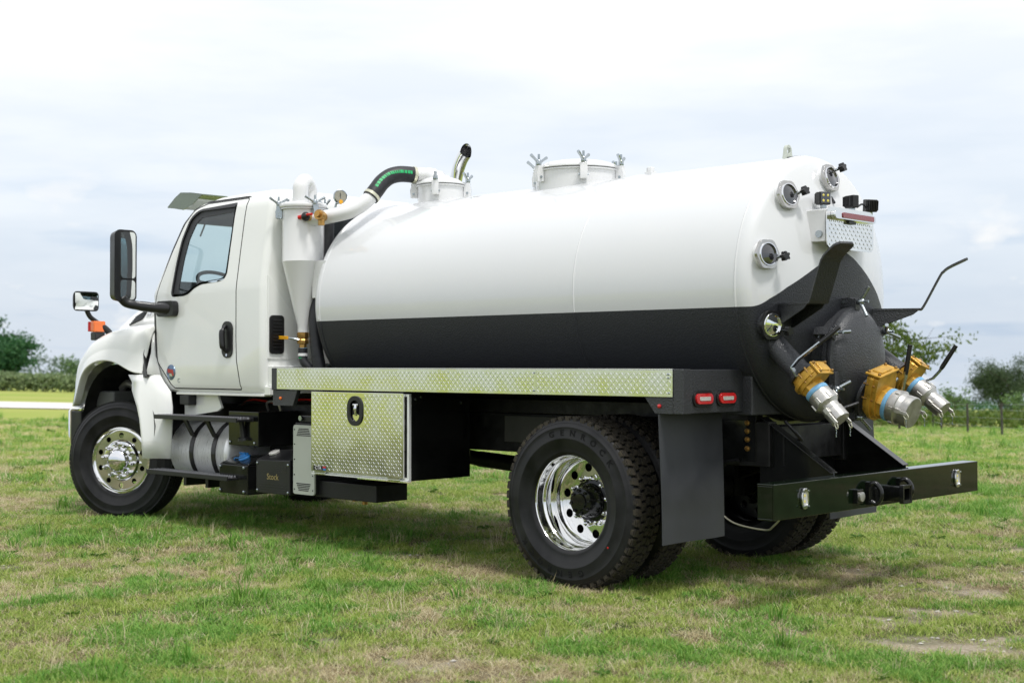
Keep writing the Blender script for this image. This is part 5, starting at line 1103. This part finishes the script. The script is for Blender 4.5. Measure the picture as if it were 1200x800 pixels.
for x0, x1, y0, y1, z in ((3.50, 4.68, 0.98, 1.15, 0.912), (3.62, 4.80, 0.98, 1.15, 0.447)):
    st = empty('cab_step', parent=T)
    g = G(); g.box(x0, x1, y1-0.012, y1, z-0.026, z+0.010); g.box(x0, x1, y0, y0+0.012, z-0.026, z+0.010); g.box(x0+0.002, x1-0.002, y0+0.013, y1-0.013, z-0.022, z-0.004); g.build('step_frame', PLAST, st, bev=0.003)
    g = G(); n = 34
    for i in range(n):
        x = x0+0.03+(x1-x0-0.06)*i/(n-1)
        for j in range(4): 
            y = y0+0.03+0.036*j; g.lathe([(0.013, z-0.004), (0.011, z+0.012), (0.007, z+0.012)], (x+0.006*(j % 2), y, 0), (0, 0, 1), 6)
    g.build('step_grip', mat('worn_grip', (0.32, 0.32, 0.33), 0.4, metal=0.8) if 'worn_grip' not in bpy.data.materials else bpy.data.materials['worn_grip'], st, ang=30, kind='stuff')
g = G(); g.box(4.14, 4.5, 0.90, 0.98, 0.40, 0.43); g.box(4.1, 4.14, 0.75, 1.0, 0.33, 0.425); g.box(4.42, 4.46, 0.75, 1.0, 0.33, 0.425); g.build('lower_step_bracket', PLAST, T)

# ================================================================== CAB
def plan(z, ins=0.0, n=8):
    """outline of the cab at height z as a list of (x, y, z)"""
    zs = [1.11, 1.13, 1.18, 1.95, 2.30, 2.55, 2.63, 2.69, 2.735, 2.762, 2.775]
    ws = [0.962, 0.985, 1.0, 1.0, 0.953, 0.918, 0.902, 0.872, 0.815, 0.72, 0.56]
    wd = float(np.interp(z, zs, ws))-ins
    xr = float(np.interp(z, [1.11, 2.55, 2.66, 2.72, 2.755, 2.775], [3.360, 3.365, 3.375, 3.40, 3.455, 3.58]))+ins
    xf = float(np.interp(z, [1.11, 1.95, 2.34, 2.56, 2.65, 2.71, 2.75, 2.775], [5.00, 5.07, 4.855, 4.715, 4.61, 4.49, 4.33, 4.12]))-ins
    rr, rf = 0.055, 0.20
    if z > 2.70: rr = 0.10; rf = 0.25
    P = []
    for cx, cy, r, s0 in ((xr+rr, wd-rr, rr, 90), (xr+rr, -wd+rr, rr, 180), (xf-rf, -wd+rf, rf, 270), (xf-rf, wd-rf, rf, 0)):
        for k in range(n+1):
            t = R(s0+90*k/n); P.append((cx+r*math.cos(t), cy+r*math.sin(t), z))
    return P
ZL = [1.11, 1.118, 1.13, 1.15, 1.18, 1.50, 1.93, 1.97, 2.15, 2.30, 2.45, 2.55, 2.60, 2.63, 2.66, 2.69, 2.715, 2.735, 2.75, 2.762, 2.770, 2.775]
def cab_tmp(ins, z0, z1, m):
    g = G(); zl = [z for z in ZL if z0 < z < z1]; zl = [z0]+zl+[z1]
    g.loft([plan(z, ins) for z in zl]); return g.build('tmp', m, None)
def poly_tmp(poly, plane, a, b, m):
    g = G(); getattr(g, plane)(poly, a, b); return g.build('tmp', m, None)
def ys(z): return float(np.interp(z, [1.11, 1.13, 1.18, 1.95, 2.30, 2.55, 2.63, 2.69], [0.962, 0.985, 1.0, 1.0, 0.953, 0.918, 0.902, 0.872]))
def rnd(poly, r, n=4):
    o = []; m_ = len(poly)
    for i in range(m_):
        p0, p1, p2 = V3((*poly[i-1], 0)), V3((*poly[i], 0)), V3((*poly[(i+1) % m_], 0)); a = (p0-p1); b = (p2-p1); q = min(r, a.length*0.4, b.length*0.4)
        a = p1+a.normalized()*q; b = p1+b.normalized()*q
        for k in range(n+1):
            t = k/n; v = a*(1-t)**2+p1*2*t*(1-t)+b*t*t; o.append((v.x, v.y))
    return o
WIN = rnd([(4.660, 1.915), (4.655, 2.02), (4.635, 2.20), (4.595, 2.40), (4.50, 2.585), (4.385, 2.648), (3.862, 2.664), (3.850, 2.64), (3.868, 2.08), (3.90, 2.035), (3.96, 2.020), (4.225, 2.005), (4.32, 1.975), (4.40, 1.93), (4.48, 1.915)], 0.05)
DOOR = rnd([(3.640, 1.135), (3.705, 1.37), (3.713, 1.55), (3.713, 2.05), (3.705, 2.695), (4.30, 2.695), (4.46, 2.655), (4.60, 2.525), (4.72, 2.32), (4.86, 2.03), (4.925, 1.83), (4.900, 1.385), (4.618, 1.135)], 0.03)
def shrink(poly, d):
    o = []; m_ = len(poly); ar = sum(poly[i-1][0]*poly[i][1]-poly[i][0]*poly[i-1][1] for i in range(m_)); s = 1 if ar > 0 else -1
    for i in range(m_):
        p0, p1, p2 = poly[i-1], poly[i], poly[(i+1) % m_]; e1 = V3((p1[0]-p0[0], p1[1]-p0[1], 0)); e2 = V3((p2[0]-p1[0], p2[1]-p1[1], 0))
        if e1.length < 1e-6 or e2.length < 1e-6: o.append(p1); continue
        n1 = V3((-e1.y, e1.x, 0)).normalized()*s; n2 = V3((-e2.y, e2.x, 0)).normalized()*s; b = n1+n2; b = b*(d/max(0.3, b.dot(n1))); o.append((p1[0]+b.x, p1[1]+b.y))
    return o
outer = cab_tmp(0, 1.11, 2.775, CABW); inner = cab_tmp(0.030, 1.14, 2.735, DASH)
me = boolean(outer, inner, 'DIFFERENCE'); sh_ = place('tmp', me)
for c in (poly_tmp(WIN, 'xz', -1.4, 1.4, PLAST), poly_tmp(rect(-0.60, 0.60, 1.90, 2.585, 0.06), 'yz', 3.2, 3.6, PLAST), poly_tmp(rect(-0.80, 0.80, 2.02, 2.56, 0.08), 'yz', 4.45, 5.4, PLAST)):
    me = boolean(sh_, c, 'DIFFERENCE'); bpy.data.objects.remove(sh_); bpy.data.objects.remove(c); sh_ = place('tmp', me)
dc = poly_tmp(DOOR, 'xz', 0.70, 1.3, PLAST); dm = boolean(sh_, dc, 'DIFFERENCE'); bpy.data.objects.remove(dc)
dc = poly_tmp(shrink(DOOR, 0.011), 'xz', 0.70, 1.3, PLAST); d2 = boolean(sh_, dc, 'INTERSECT'); bpy.data.objects.remove(dc)
for o in (sh_, outer, inner): bpy.data.objects.remove(o)
cab = place('cab', dm, T, ang=32); door = place('door', d2, T, ang=32)
door['label'] = 'driver door with dark handle'
g = G(); g.plate(WIN, [shrink(WIN, 0.020)], lambda a, b: (a, ys(b)+0.002, b), lambda a, b: (a, ys(b)-0.024, b)); g.build('window_seal', PLAST, door, bev=0.003)
g = G(); g.plate(shrink(DOOR, -0.014), [shrink(DOOR, 0.026)], lambda a, b: (a, ys(b)-0.008, b), lambda a, b: (a, ys(b)-0.022, b)); g.build('door_gap_backing', PLAST, cab)  # dark strip put behind the gap so the door line reads black
W2 = shrink(WIN, 0.018)
W3 = rnd([(4.575, 1.945), (4.565, 2.05), (4.545, 2.22), (4.50, 2.40), (4.42, 2.53), (4.35, 2.575), (3.885, 2.590), (3.884, 2.10), (3.915, 2.052), (3.965, 2.038), (4.23, 2.024), (4.33, 1.99), (4.41, 1.945), (4.48, 1.935)], 0.05)
g = G(); g.plate(W2, [W3], lambda a, b: (a, ys(b)-0.012, b), lambda a, b: (a, ys(b)-0.022, b)); g.build('window_frame', DASH, door)
g = G(); g.plate(W3, [], lambda a, b: (a, ys(b)-0.015, b), lambda a, b: (a, ys(b)-0.019, b)); g.build('window_pane', GLASS, door)
g = G(); g.plate(W2, [], lambda a, b: (a, -ys(b)+0.015, b), lambda a, b: (a, -ys(b)+0.019, b)); g.build('window_pane', GLASS, cab)
g = G(); g.plate(rect(-0.61, 0.61, 1.89, 2.595, 0.065), [], lambda a, b: (3.368, a, b), lambda a, b: (3.374, a, b)); g.build('rear_window', GLASSR, cab)
g = G(); rows = []
for z in np.linspace(2.0, 2.58, 8): 
    P = plan(z, 0.018); rows.append([p for p in P[-18:]])
g.loft(rows, closed=False); g.build('windshield', GLASS, cab)
# door handle, badge, gap strip
g = G(); g.plate(rect(3.83-0.072, 3.83+0.072, 1.395, 1.69, 0.065, 8), [], lambda a, b: (a, 1.012, b), lambda a, b: (a, 0.996, b)); hd_ = g.build('door_handle', PLAST, door, bev=0.006)
g = G(); g.tube(smooth_path([(3.845, 1.014, 1.655), (3.845, 1.045, 1.61), (3.84, 1.05, 1.54), (3.835, 1.045, 1.48), (3.83, 1.014, 1.445)], 5), [0.014]*5+[0.024]*11+[0.016]*5, 10); g.build('grip', PLAST, hd_)
g = G(); g.lathe([(0.011, 0), (0.011, 0.003)], (3.83, 1.012, 1.418), (0, 1, 0), 12); g.build('lock', CHROME, hd_)
g = G(); g.lathe([(0.066, 0), (0.064, 0.004), (0.060, 0.005)], (4.655, 1.0005, 1.275), (0, 1, 0), 36); bd = g.build('round_badge', BLUEM, door)
g = G(); bz = lambda y: (lambda a, b: (4.655+a, y, 1.275+b))
g.plate([(0.045, 0.03), (-0.035, 0.022), (-0.048, -0.025), (-0.035, -0.032), (-0.01, -0.006), (0.042, -0.004)], [], bz(1.0075), bz(1.0052)); g.build('badge_mark', mat('badge_red', (0.42, 0.03, 0.02), 0.3), bd)
g = G(); g.plate([(0.018, -0.010), (-0.022, -0.014), (-0.026, -0.034), (0.012, -0.030)], [], bz(1.0075), bz(1.0052)); g.build('badge_mark', BAND, bd)
lettering('small_letter', 'C', 0.055, ZINC, door, (4.535, 1.002, 1.205), (-1, 0, 0), (0, 0, 1), 0.002)
# roof visor, sill, vent, rear wall ribs
g = G(); sec = []
for y in np.linspace(-0.84, 0.84, 13):
    k = (y/0.84)**2; dz = -0.012*k; dx = 0.06*(1-k)
    sec.append([(x+dx, y, z+dz) for x, z in ((4.44, 2.800), (4.60, 2.825), (4.77, 2.840), (4.86, 2.800), (4.975, 2.728), (4.965, 2.720), (4.85, 2.788), (4.765, 2.826), (4.60, 2.812), (4.44, 2.790))])
g.loft(sec)
for y in (-0.846, 0.838): g.xz([(4.44, 2.782), (4.60, 2.808), (4.765, 2.824), (4.85, 2.785), (4.965, 2.712), (4.72, 2.672), (4.60, 2.70)], y, y+0.008)
g.build('sun_visor', VISOR, T, ang=30)
g = G(); g.box(3.37, 4.60, 0.90, 0.985, 1.088, 1.1095); g.box(3.30, 3.372, 0.86, 0.975, 1.10, 1.17); g.build('cab_sill', CABW, T, bev=0.006)
g = G(); g.plate(rect(0.805, 0.945, 1.425, 1.73, 0.03, 4), [], lambda a, b: (3.340, a, b), lambda a, b: (3.3515, a, b)); vt = g.build('rear_vent', PLAST, cab, bev=0.004)
for i in range(9):
    g = G(); g.obox((3.337, 0.873, 1.475+i*0.027), (0.010, 0, 0.004), (0, 0.085, 0), (0, 0, 0.006)); g.build('slat', PLAST, vt)
g = G(); g.yz([(0.955, 2.05), (0.50, 1.50), (0.50, 1.385), (0.955, 1.385)], 3.352, 3.3655); g.build('rear_wall_panel', CABW, cab, bev=0.005, seg=3)
g = G(); g.box(3.30, 3.362, 0.55, 0.95, 1.17, 1.335); g.build('rear_wall_step', CABW, cab, bev=0.01)
# interior
g = G(); g.box(3.42, 4.9, -0.93, 0.93, 1.145, 1.20); g.build('cab_floor', DASH, T)
g = G(); g.loft([[(4.62, y, 1.4), (4.66, y, 1.98), (4.75, y, 2.06), (4.98, y, 2.02), (4.98, y, 1.4)] for y in (-0.94, -0.1, 0.1, 0.94)]); g.box(4.50, 4.66, 0.25, 0.75, 1.6, 2.02); g.build('dashboard', DASH, T, bev=0.02)
for y in (0.5, -0.5):
    st = empty('cab_seat', parent=T)
    g = G(); g.box(3.85, 4.38, y-0.25, y+0.25, 1.45, 1.60); g.build('seat_cushion', SEAT, st, bev=0.05, seg=3)
    g = G(); g.obox((3.76, y, 1.74), (0.13, 0, 0.02), (0, 0.48, 0), (-0.12, 0, 0.50)); g.build('seat_back', SEAT, st, bev=0.05, seg=3)
swc, swa = V3((4.60, 0.52, 2.03)), V3((-0.55, 0, 0.83)).normalized(); a_, u_, v_ = frame_of(swa)
sw = empty('steering_wheel', parent=T)
g = G(); g.tube([swc+(u_*math.cos(t)+v_*math.sin(t))*0.225 for t in np.linspace(0, 2*math.pi, 37)], 0.017, 8); g.build('wheel_rim', DASH, sw)
g = G(); [g.tube([swc, swc+(u_*math.cos(t)+v_*math.sin(t))*0.22], 0.014, 6) for t in (0.2, math.pi-0.2, -math.pi/2)]; g.lathe([(0.06, -0.02), (0.06, 0.02)], swc, a_, 16); g.tube([swc, swc-a_*0.4], 0.03, 8); g.build('wheel_spoke', DASH, sw)
g = G(); g.tube([(4.9, 0.55, 2.48), (4.6, 0.7, 2.56)], 0.008, 6); g.build('cab_cord', DASH, T)
# ---- hood with fender flares
xs_ = [4.935, 5.02, 5.12, 5.22, 5.34, 5.46, 5.58, 5.68, 5.78, 5.86, 5.92, 5.97, 6.03, 6.12, 6.20, 6.26]
def I(x, a, b): return float(np.interp(x, a, b))
def half(x):
    zc = I(x, [4.93, 5.2, 5.45, 5.65, 5.83, 6.03, 6.2, 6.26], [2.04, 2.02, 1.985, 1.93, 1.87, 1.775, 1.62, 1.50])
    zs = I(x, [4.93, 5.2, 5.45, 5.65, 5.83, 6.03, 6.2, 6.26], [1.655, 1.645, 1.625, 1.58, 1.515, 1.39, 1.20, 1.08])
    zb = I(x, [4.90, 5.02, 5.12, 5.22, 5.34, 5.46, 5.58, 5.68, 5.78, 5.86, 5.92, 5.97, 6.03, 6.3], [1.255, 1.262, 1.30, 1.335, 1.362, 1.37, 1.362, 1.338, 1.295, 1.235, 1.15, 1.06, 0.965, 0.93])
    sy = I(x, [4.93, 5.1, 5.8, 6.03, 6.2, 6.26], [0.965, 0.995, 1.0, 0.975, 0.91, 0.83])
    dz = I(x, [4.93, 5.8, 6.26], [1.0, 0.85, 0.5])
    P = [(0.0, zc), (0.30, zc-0.004), (0.52, zc-0.02), (0.64, zc-0.055), (0.70, zc-0.12*dz), (0.745, zc-0.22*dz), (0.80, zc-0.30*dz)]
    zk = P[-1][1]; P += [(0.90, zk*0.35+(zs+0.045)*0.65), (1.02, zs+0.035), (1.09, zs+0.01), (1.125, zs-0.03), (1.145, zs-0.10), (1.15, (zs-0.10)*0.5+zb*0.5+0.03), (1.165, zb+0.055), (1.175, zb+0.012), (1.165, zb), (1.10, zb+0.004)]
    return [(y*sy, z) for y, z in P]
g = G(); rows = []
h = half(4.935); f0 = lambda y, z: (4.922, y*I(z, [1.30, 1.60], [0.985, 0.925]), z-0.004)
rows.append([(f0(-y, z)) for y, z in reversed(h[1:])]+[f0(y, z) for y, z in h])
for x in xs_:
    h = half(x); rows.append([(x, -y, z) for y, z in reversed(h[1:])]+[(x, y, z) for y, z in h])
h = half(6.26); rows.append([(6.30, -y*0.93, z*0.97+0.02) for y, z in reversed(h[1:])]+[(6.30, y*0.93, z*0.97+0.02) for y, z in h])
g.loft(rows, closed=False); hood = g.build('hood', CABW, T, subd=3)
nr = len(rows[0]); cc = nr//2; cw_ = {3: 0.55, 7: 0.35, 9: 0.65, 12: 0.6, 14: 0.8}
hm = hood.data; ca_ = hm.attributes.new('crease_edge', 'FLOAT', 'EDGE')
for ed in hm.edges:
    a_, b_ = ed.vertices
    if abs(a_-b_) == nr: ca_.data[ed.index].value = cw_.get(abs(a_ % nr-cc), 0.0)
md = hood.modifiers.new('thick', 'SOLIDIFY'); md.thickness = 0.012; md.offset = -1
g = G(); g.box(6.20, 6.285, -0.55, 0.55, 0.98, 1.50); g.build('grille', PLAST, T, bev=0.01)
hv = [(5.725, 1.695), (5.655, 1.775), (5.475, 1.845), (5.485, 1.75)]
def hside(x, z):                       # outer y of the hood flank at (x, z)
    h = half(x); 
    for (y0, z0), (y1, z1) in zip(h[3:], h[4:]):
        if z1 <= z <= z0: t = (z0-z)/max(z0-z1, 1e-6); return y0+(y1-y0)*t
    return 0.75
g = G(); g.plate(rnd(hv, 0.02), [], lambda a, b: (a, hside(a, b)+0.010, b), lambda a, b: (a, hside(a, b)-0.02, b)); hvn = g.build('hood_vent', PLAST, hood)
for i in range(5):
    t = (i+0.5)/5; a0 = V3((5.725+(5.655-5.725)*t, 0, 1.695+(1.775-1.695)*t)); a1 = V3((5.485+(5.475-5.485)*t, 0, 1.75+(1.845-1.75)*t)); 
    a0.y = hside(a0.x, a0.z)+0.014; a1.y = hside(a1.x, a1.z)+0.014; a0 = a0+(a1-a0)*0.06; a1 = a0+(a1-a0)*0.94
    g = G(); g.tube([a0, a1], 0.0055, 6); g.build('slat', FLAP, hvn)
lettering('hood_emblem', 'MV', 0.082, CHROME, hood, (5.37, hside(5.37, 1.785)+0.012, 1.785), (-1, 0.02, 0.0), (0, -0.45, 1), 0.008, shear=0.2)
# lower fender skirt behind the wheel
g = G()
sk = [((5.095, 1.138, 1.252), (4.93, 1.128, 1.252), (4.86, 1.085, 1.252), (4.785, 1.02, 1.250)), ((5.025, 1.146, 1.19), (4.915, 1.130, 1.19), (4.82, 1.08, 1.19), (4.725, 1.02, 1.19)), ((4.985, 1.17, 1.115), (4.90, 1.15, 1.115), (4.78, 1.075, 1.115), (4.635, 1.015, 1.112)),
      ((4.905, 1.175, 0.99), (4.885, 1.16, 0.99), (4.755, 1.075, 0.99), (4.60, 1.02, 0.985)), ((4.862, 1.175, 0.88), (4.845, 1.165, 0.88), (4.745, 1.07, 0.88), (4.60, 1.02, 0.88)), ((4.825, 1.175, 0.70), (4.81, 1.165, 0.70), (4.735, 1.07, 0.70), (4.605, 1.025, 0.70)), ((4.812, 1.175, 0.545), (4.797, 1.165, 0.545), (4.73, 1.07, 0.545), (4.615, 1.025, 0.545))]
g.loft([list(r) for r in sk], closed=False); skt = g.build('fender_skirt', CABW, T, ang=50); md = skt.modifiers.new('thick', 'SOLIDIFY'); md.thickness = 0.014; md.offset = 0
for s in (1,):
    g = G(); g.loft([[(4.785, 1.02, 1.250), (4.91, 0.985, 1.40), (4.94, 0.985, 1.66)], [(4.83, 1.06, 1.251), (4.92, 1.0, 1.43), (4.947, 0.99, 1.66)], [(4.86, 1.12, 1.252), (4.925, 1.03, 1.44), (4.95, 1.0, 1.66)]], closed=False); ck = g.build('cowl_panel', CABW, T, ang=60); md = ck.modifiers.new('thick', 'SOLIDIFY'); md.thickness = 0.01
    g = G(); g.loft([[(4.955, 1.055, 1.53), (4.935, 1.075, 1.53), (4.95, 1.02, 1.53)], [(4.975, 1.085, 1.42), (4.93, 1.10, 1.43), (4.95, 1.03, 1.42)], [(4.895, 1.125, 1.235), (4.83, 1.125, 1.235), (4.86, 1.05, 1.235)]]); g.build('hood_gap_wedge', PLAST, T, bev=0.004)  # black wedge put in to darken the gap behind the hood
    g = G(); g.xz([(4.60, 1.09), (4.12, 1.09), (4.06, 0.985), (4.12, 0.955), (4.60, 0.90)], 0.88, 0.90); g.build('inner_splash_panel', CABW, T)
    g = G(); g.box(4.42, 4.56, 0.90, 0.98, 1.00, 1.085); g.build('door_check', PLAST, T, bev=0.01)
    # wheel well liner
    g = G(); rows = []
    for k in range(19):
        t = R(-8+196*k/18); c = (5.35+0.60*math.cos(t), 0.79+0.555*math.sin(t)); rows.append([(c[0], 0.55, c[1]), (c[0], 1.10, c[1])])
    g.loft(rows, closed=False); g.build('wheel_well', FRAME, T, ang=60)
g = G(); g.box(5.62, 5.95, 0.62, 0.98, 0.955, 1.10); g.build('air_duct', mat('duct_grey', (0.09, 0.095, 0.09), 0.5), T, bev=0.02)
g = G(); g.tube(smooth_path([(5.78, 0.80, 1.12), (5.68, 0.80, 1.17), (5.55, 0.78, 1.13)], 5), 0.035, 10); g.tube([(5.50, 0.7, 0.62), (5.50, 0.7, 1.30)], 0.045, 12); g.build('damper', STEEL, T)
g = G(); rows = []
for y, x in ((1.085, 6.20), (1.085, 6.23), (1.04, 6.29), (0.85, 6.36), (0, 6.42), (-0.85, 6.36), (-1.04, 6.29), (-1.085, 6.23), (-1.085, 6.20)):
    q = 0.975; rows.append([(x, y, 0.62), (x, y, 0.915), (x-0.012, y*0.99, 0.932), (x-0.12, y*q, 0.932), (x-0.12, y*q, 0.924), (x-0.02, y*q, 0.918), (x-0.016, y*q, 0.62)])
g.loft(rows); g.build('front_bumper', ALU, T, ang=40)
g = G(); g.box(6.0, 6.19, 0.70, 1.085, 0.60, 0.915); g.build('bumper_inner', FRAME, T, bev=0.01)  # black block standing in for the shaded hollow behind the bumper
# ---- mirrors and marker lamp
mr = empty('side_mirror', parent=T); mr['label'] = 'tall black door mirror with two glasses'
MX = 4.95
g = G(); g.plate(rect(1.155, 1.368, 1.872, 2.488, 0.055, 6), [], lambda a, b: (MX, a, b), lambda a, b: (MX+0.10, 1.26+(a-1.26)*0.86, 2.18+(b-2.18)*0.95)); g.build('mirror_housing', PLAST, mr, bev=0.014, seg=3)
g = G(); g.plate(rect(1.170, 1.312, 2.075, 2.470, 0.03, 5), [], lambda a, b: (MX-0.010+0.05*(1.312-a), a, b), lambda a, b: (MX+0.01, a, b)); g.build('mirror_glass', MIRROR, mr)
g = G(); g.plate(rect(1.170, 1.312, 1.895, 2.060, 0.03, 5), [], lambda a, b: (MX-0.008+0.16*(1.312-a)**1.0*0.3, a, b), lambda a, b: (MX+0.012, a, b)); g.build('mirror_glass', MIRROR, mr)
g = G(); am = smooth_path([(4.97, 1.285, 1.905), (4.955, 1.245, 1.865), (4.90, 1.19, 1.845), (4.78, 1.11, 1.825), (4.68, 1.05, 1.815), (4.62, 1.015, 1.812)], 5)
g.tube(am, [0.042]*6+[0.040]*6+[0.044]*6+[0.052]*8, 12); g.plate(rect(4.545, 4.81, 1.747, 1.880, 0.045, 6), [], lambda a, b: (a, 1.055, b), lambda a, b: (a, 0.998, b)); g.build('mirror_arm', PLAST, mr, bev=0.012, ang=50)
fm = empty('hood_mirror', parent=T); fm['label'] = 'small square convex mirror on the front fender'
g = G(); g.plate(rect(0.998, 1.252, 1.822, 2.000, 0.035, 5), [], lambda a, b: (5.85, a, b), lambda a, b: (5.93, 1.125+(a-1.125)*0.7, 1.911+(b-1.911)*0.7)); g.build('mirror_housing', PLAST, fm, bev=0.010)
g = G(); rows = []
for b in np.linspace(1.836, 1.986, 9):
    rows.append([(5.848-0.018*(1-((a-1.125)/0.12)**2*0.5-((b-1.911)/0.085)**2*0.5), a, b) for a in np.linspace(1.012, 1.238, 9)])
g.loft(rows, closed=False); g.build('mirror_glass', MIRROR, fm)
g = G(); g.tube(smooth_path([(5.88, 1.10, 1.83), (5.87, 1.07, 1.77), (5.84, 1.00, 1.71), (5.80, 0.935, 1.645), (5.77, 0.90, 1.58)], 5), [0.022]*10+[0.030]*11, 10); g.build('mirror_arm', PLAST, fm)
ml_ = empty('marker_lamp', parent=T); ml_['label'] = 'amber marker lamp on the front fender'
g = G(); g.box(5.80, 5.87, 0.955, 1.075, 1.635, 1.735); g.build('amber_lens', ORANGE, ml_, bev=0.012, seg=3)
g = G(); g.box(5.87, 5.895, 0.965, 1.085, 1.64, 1.73); g.build('red_lens', REDL, ml_, bev=0.006)
g = G(); g.box(5.80, 5.89, 0.96, 1.06, 1.56, 1.634); g.build('lamp_base', PLAST, ml_, bev=0.01)
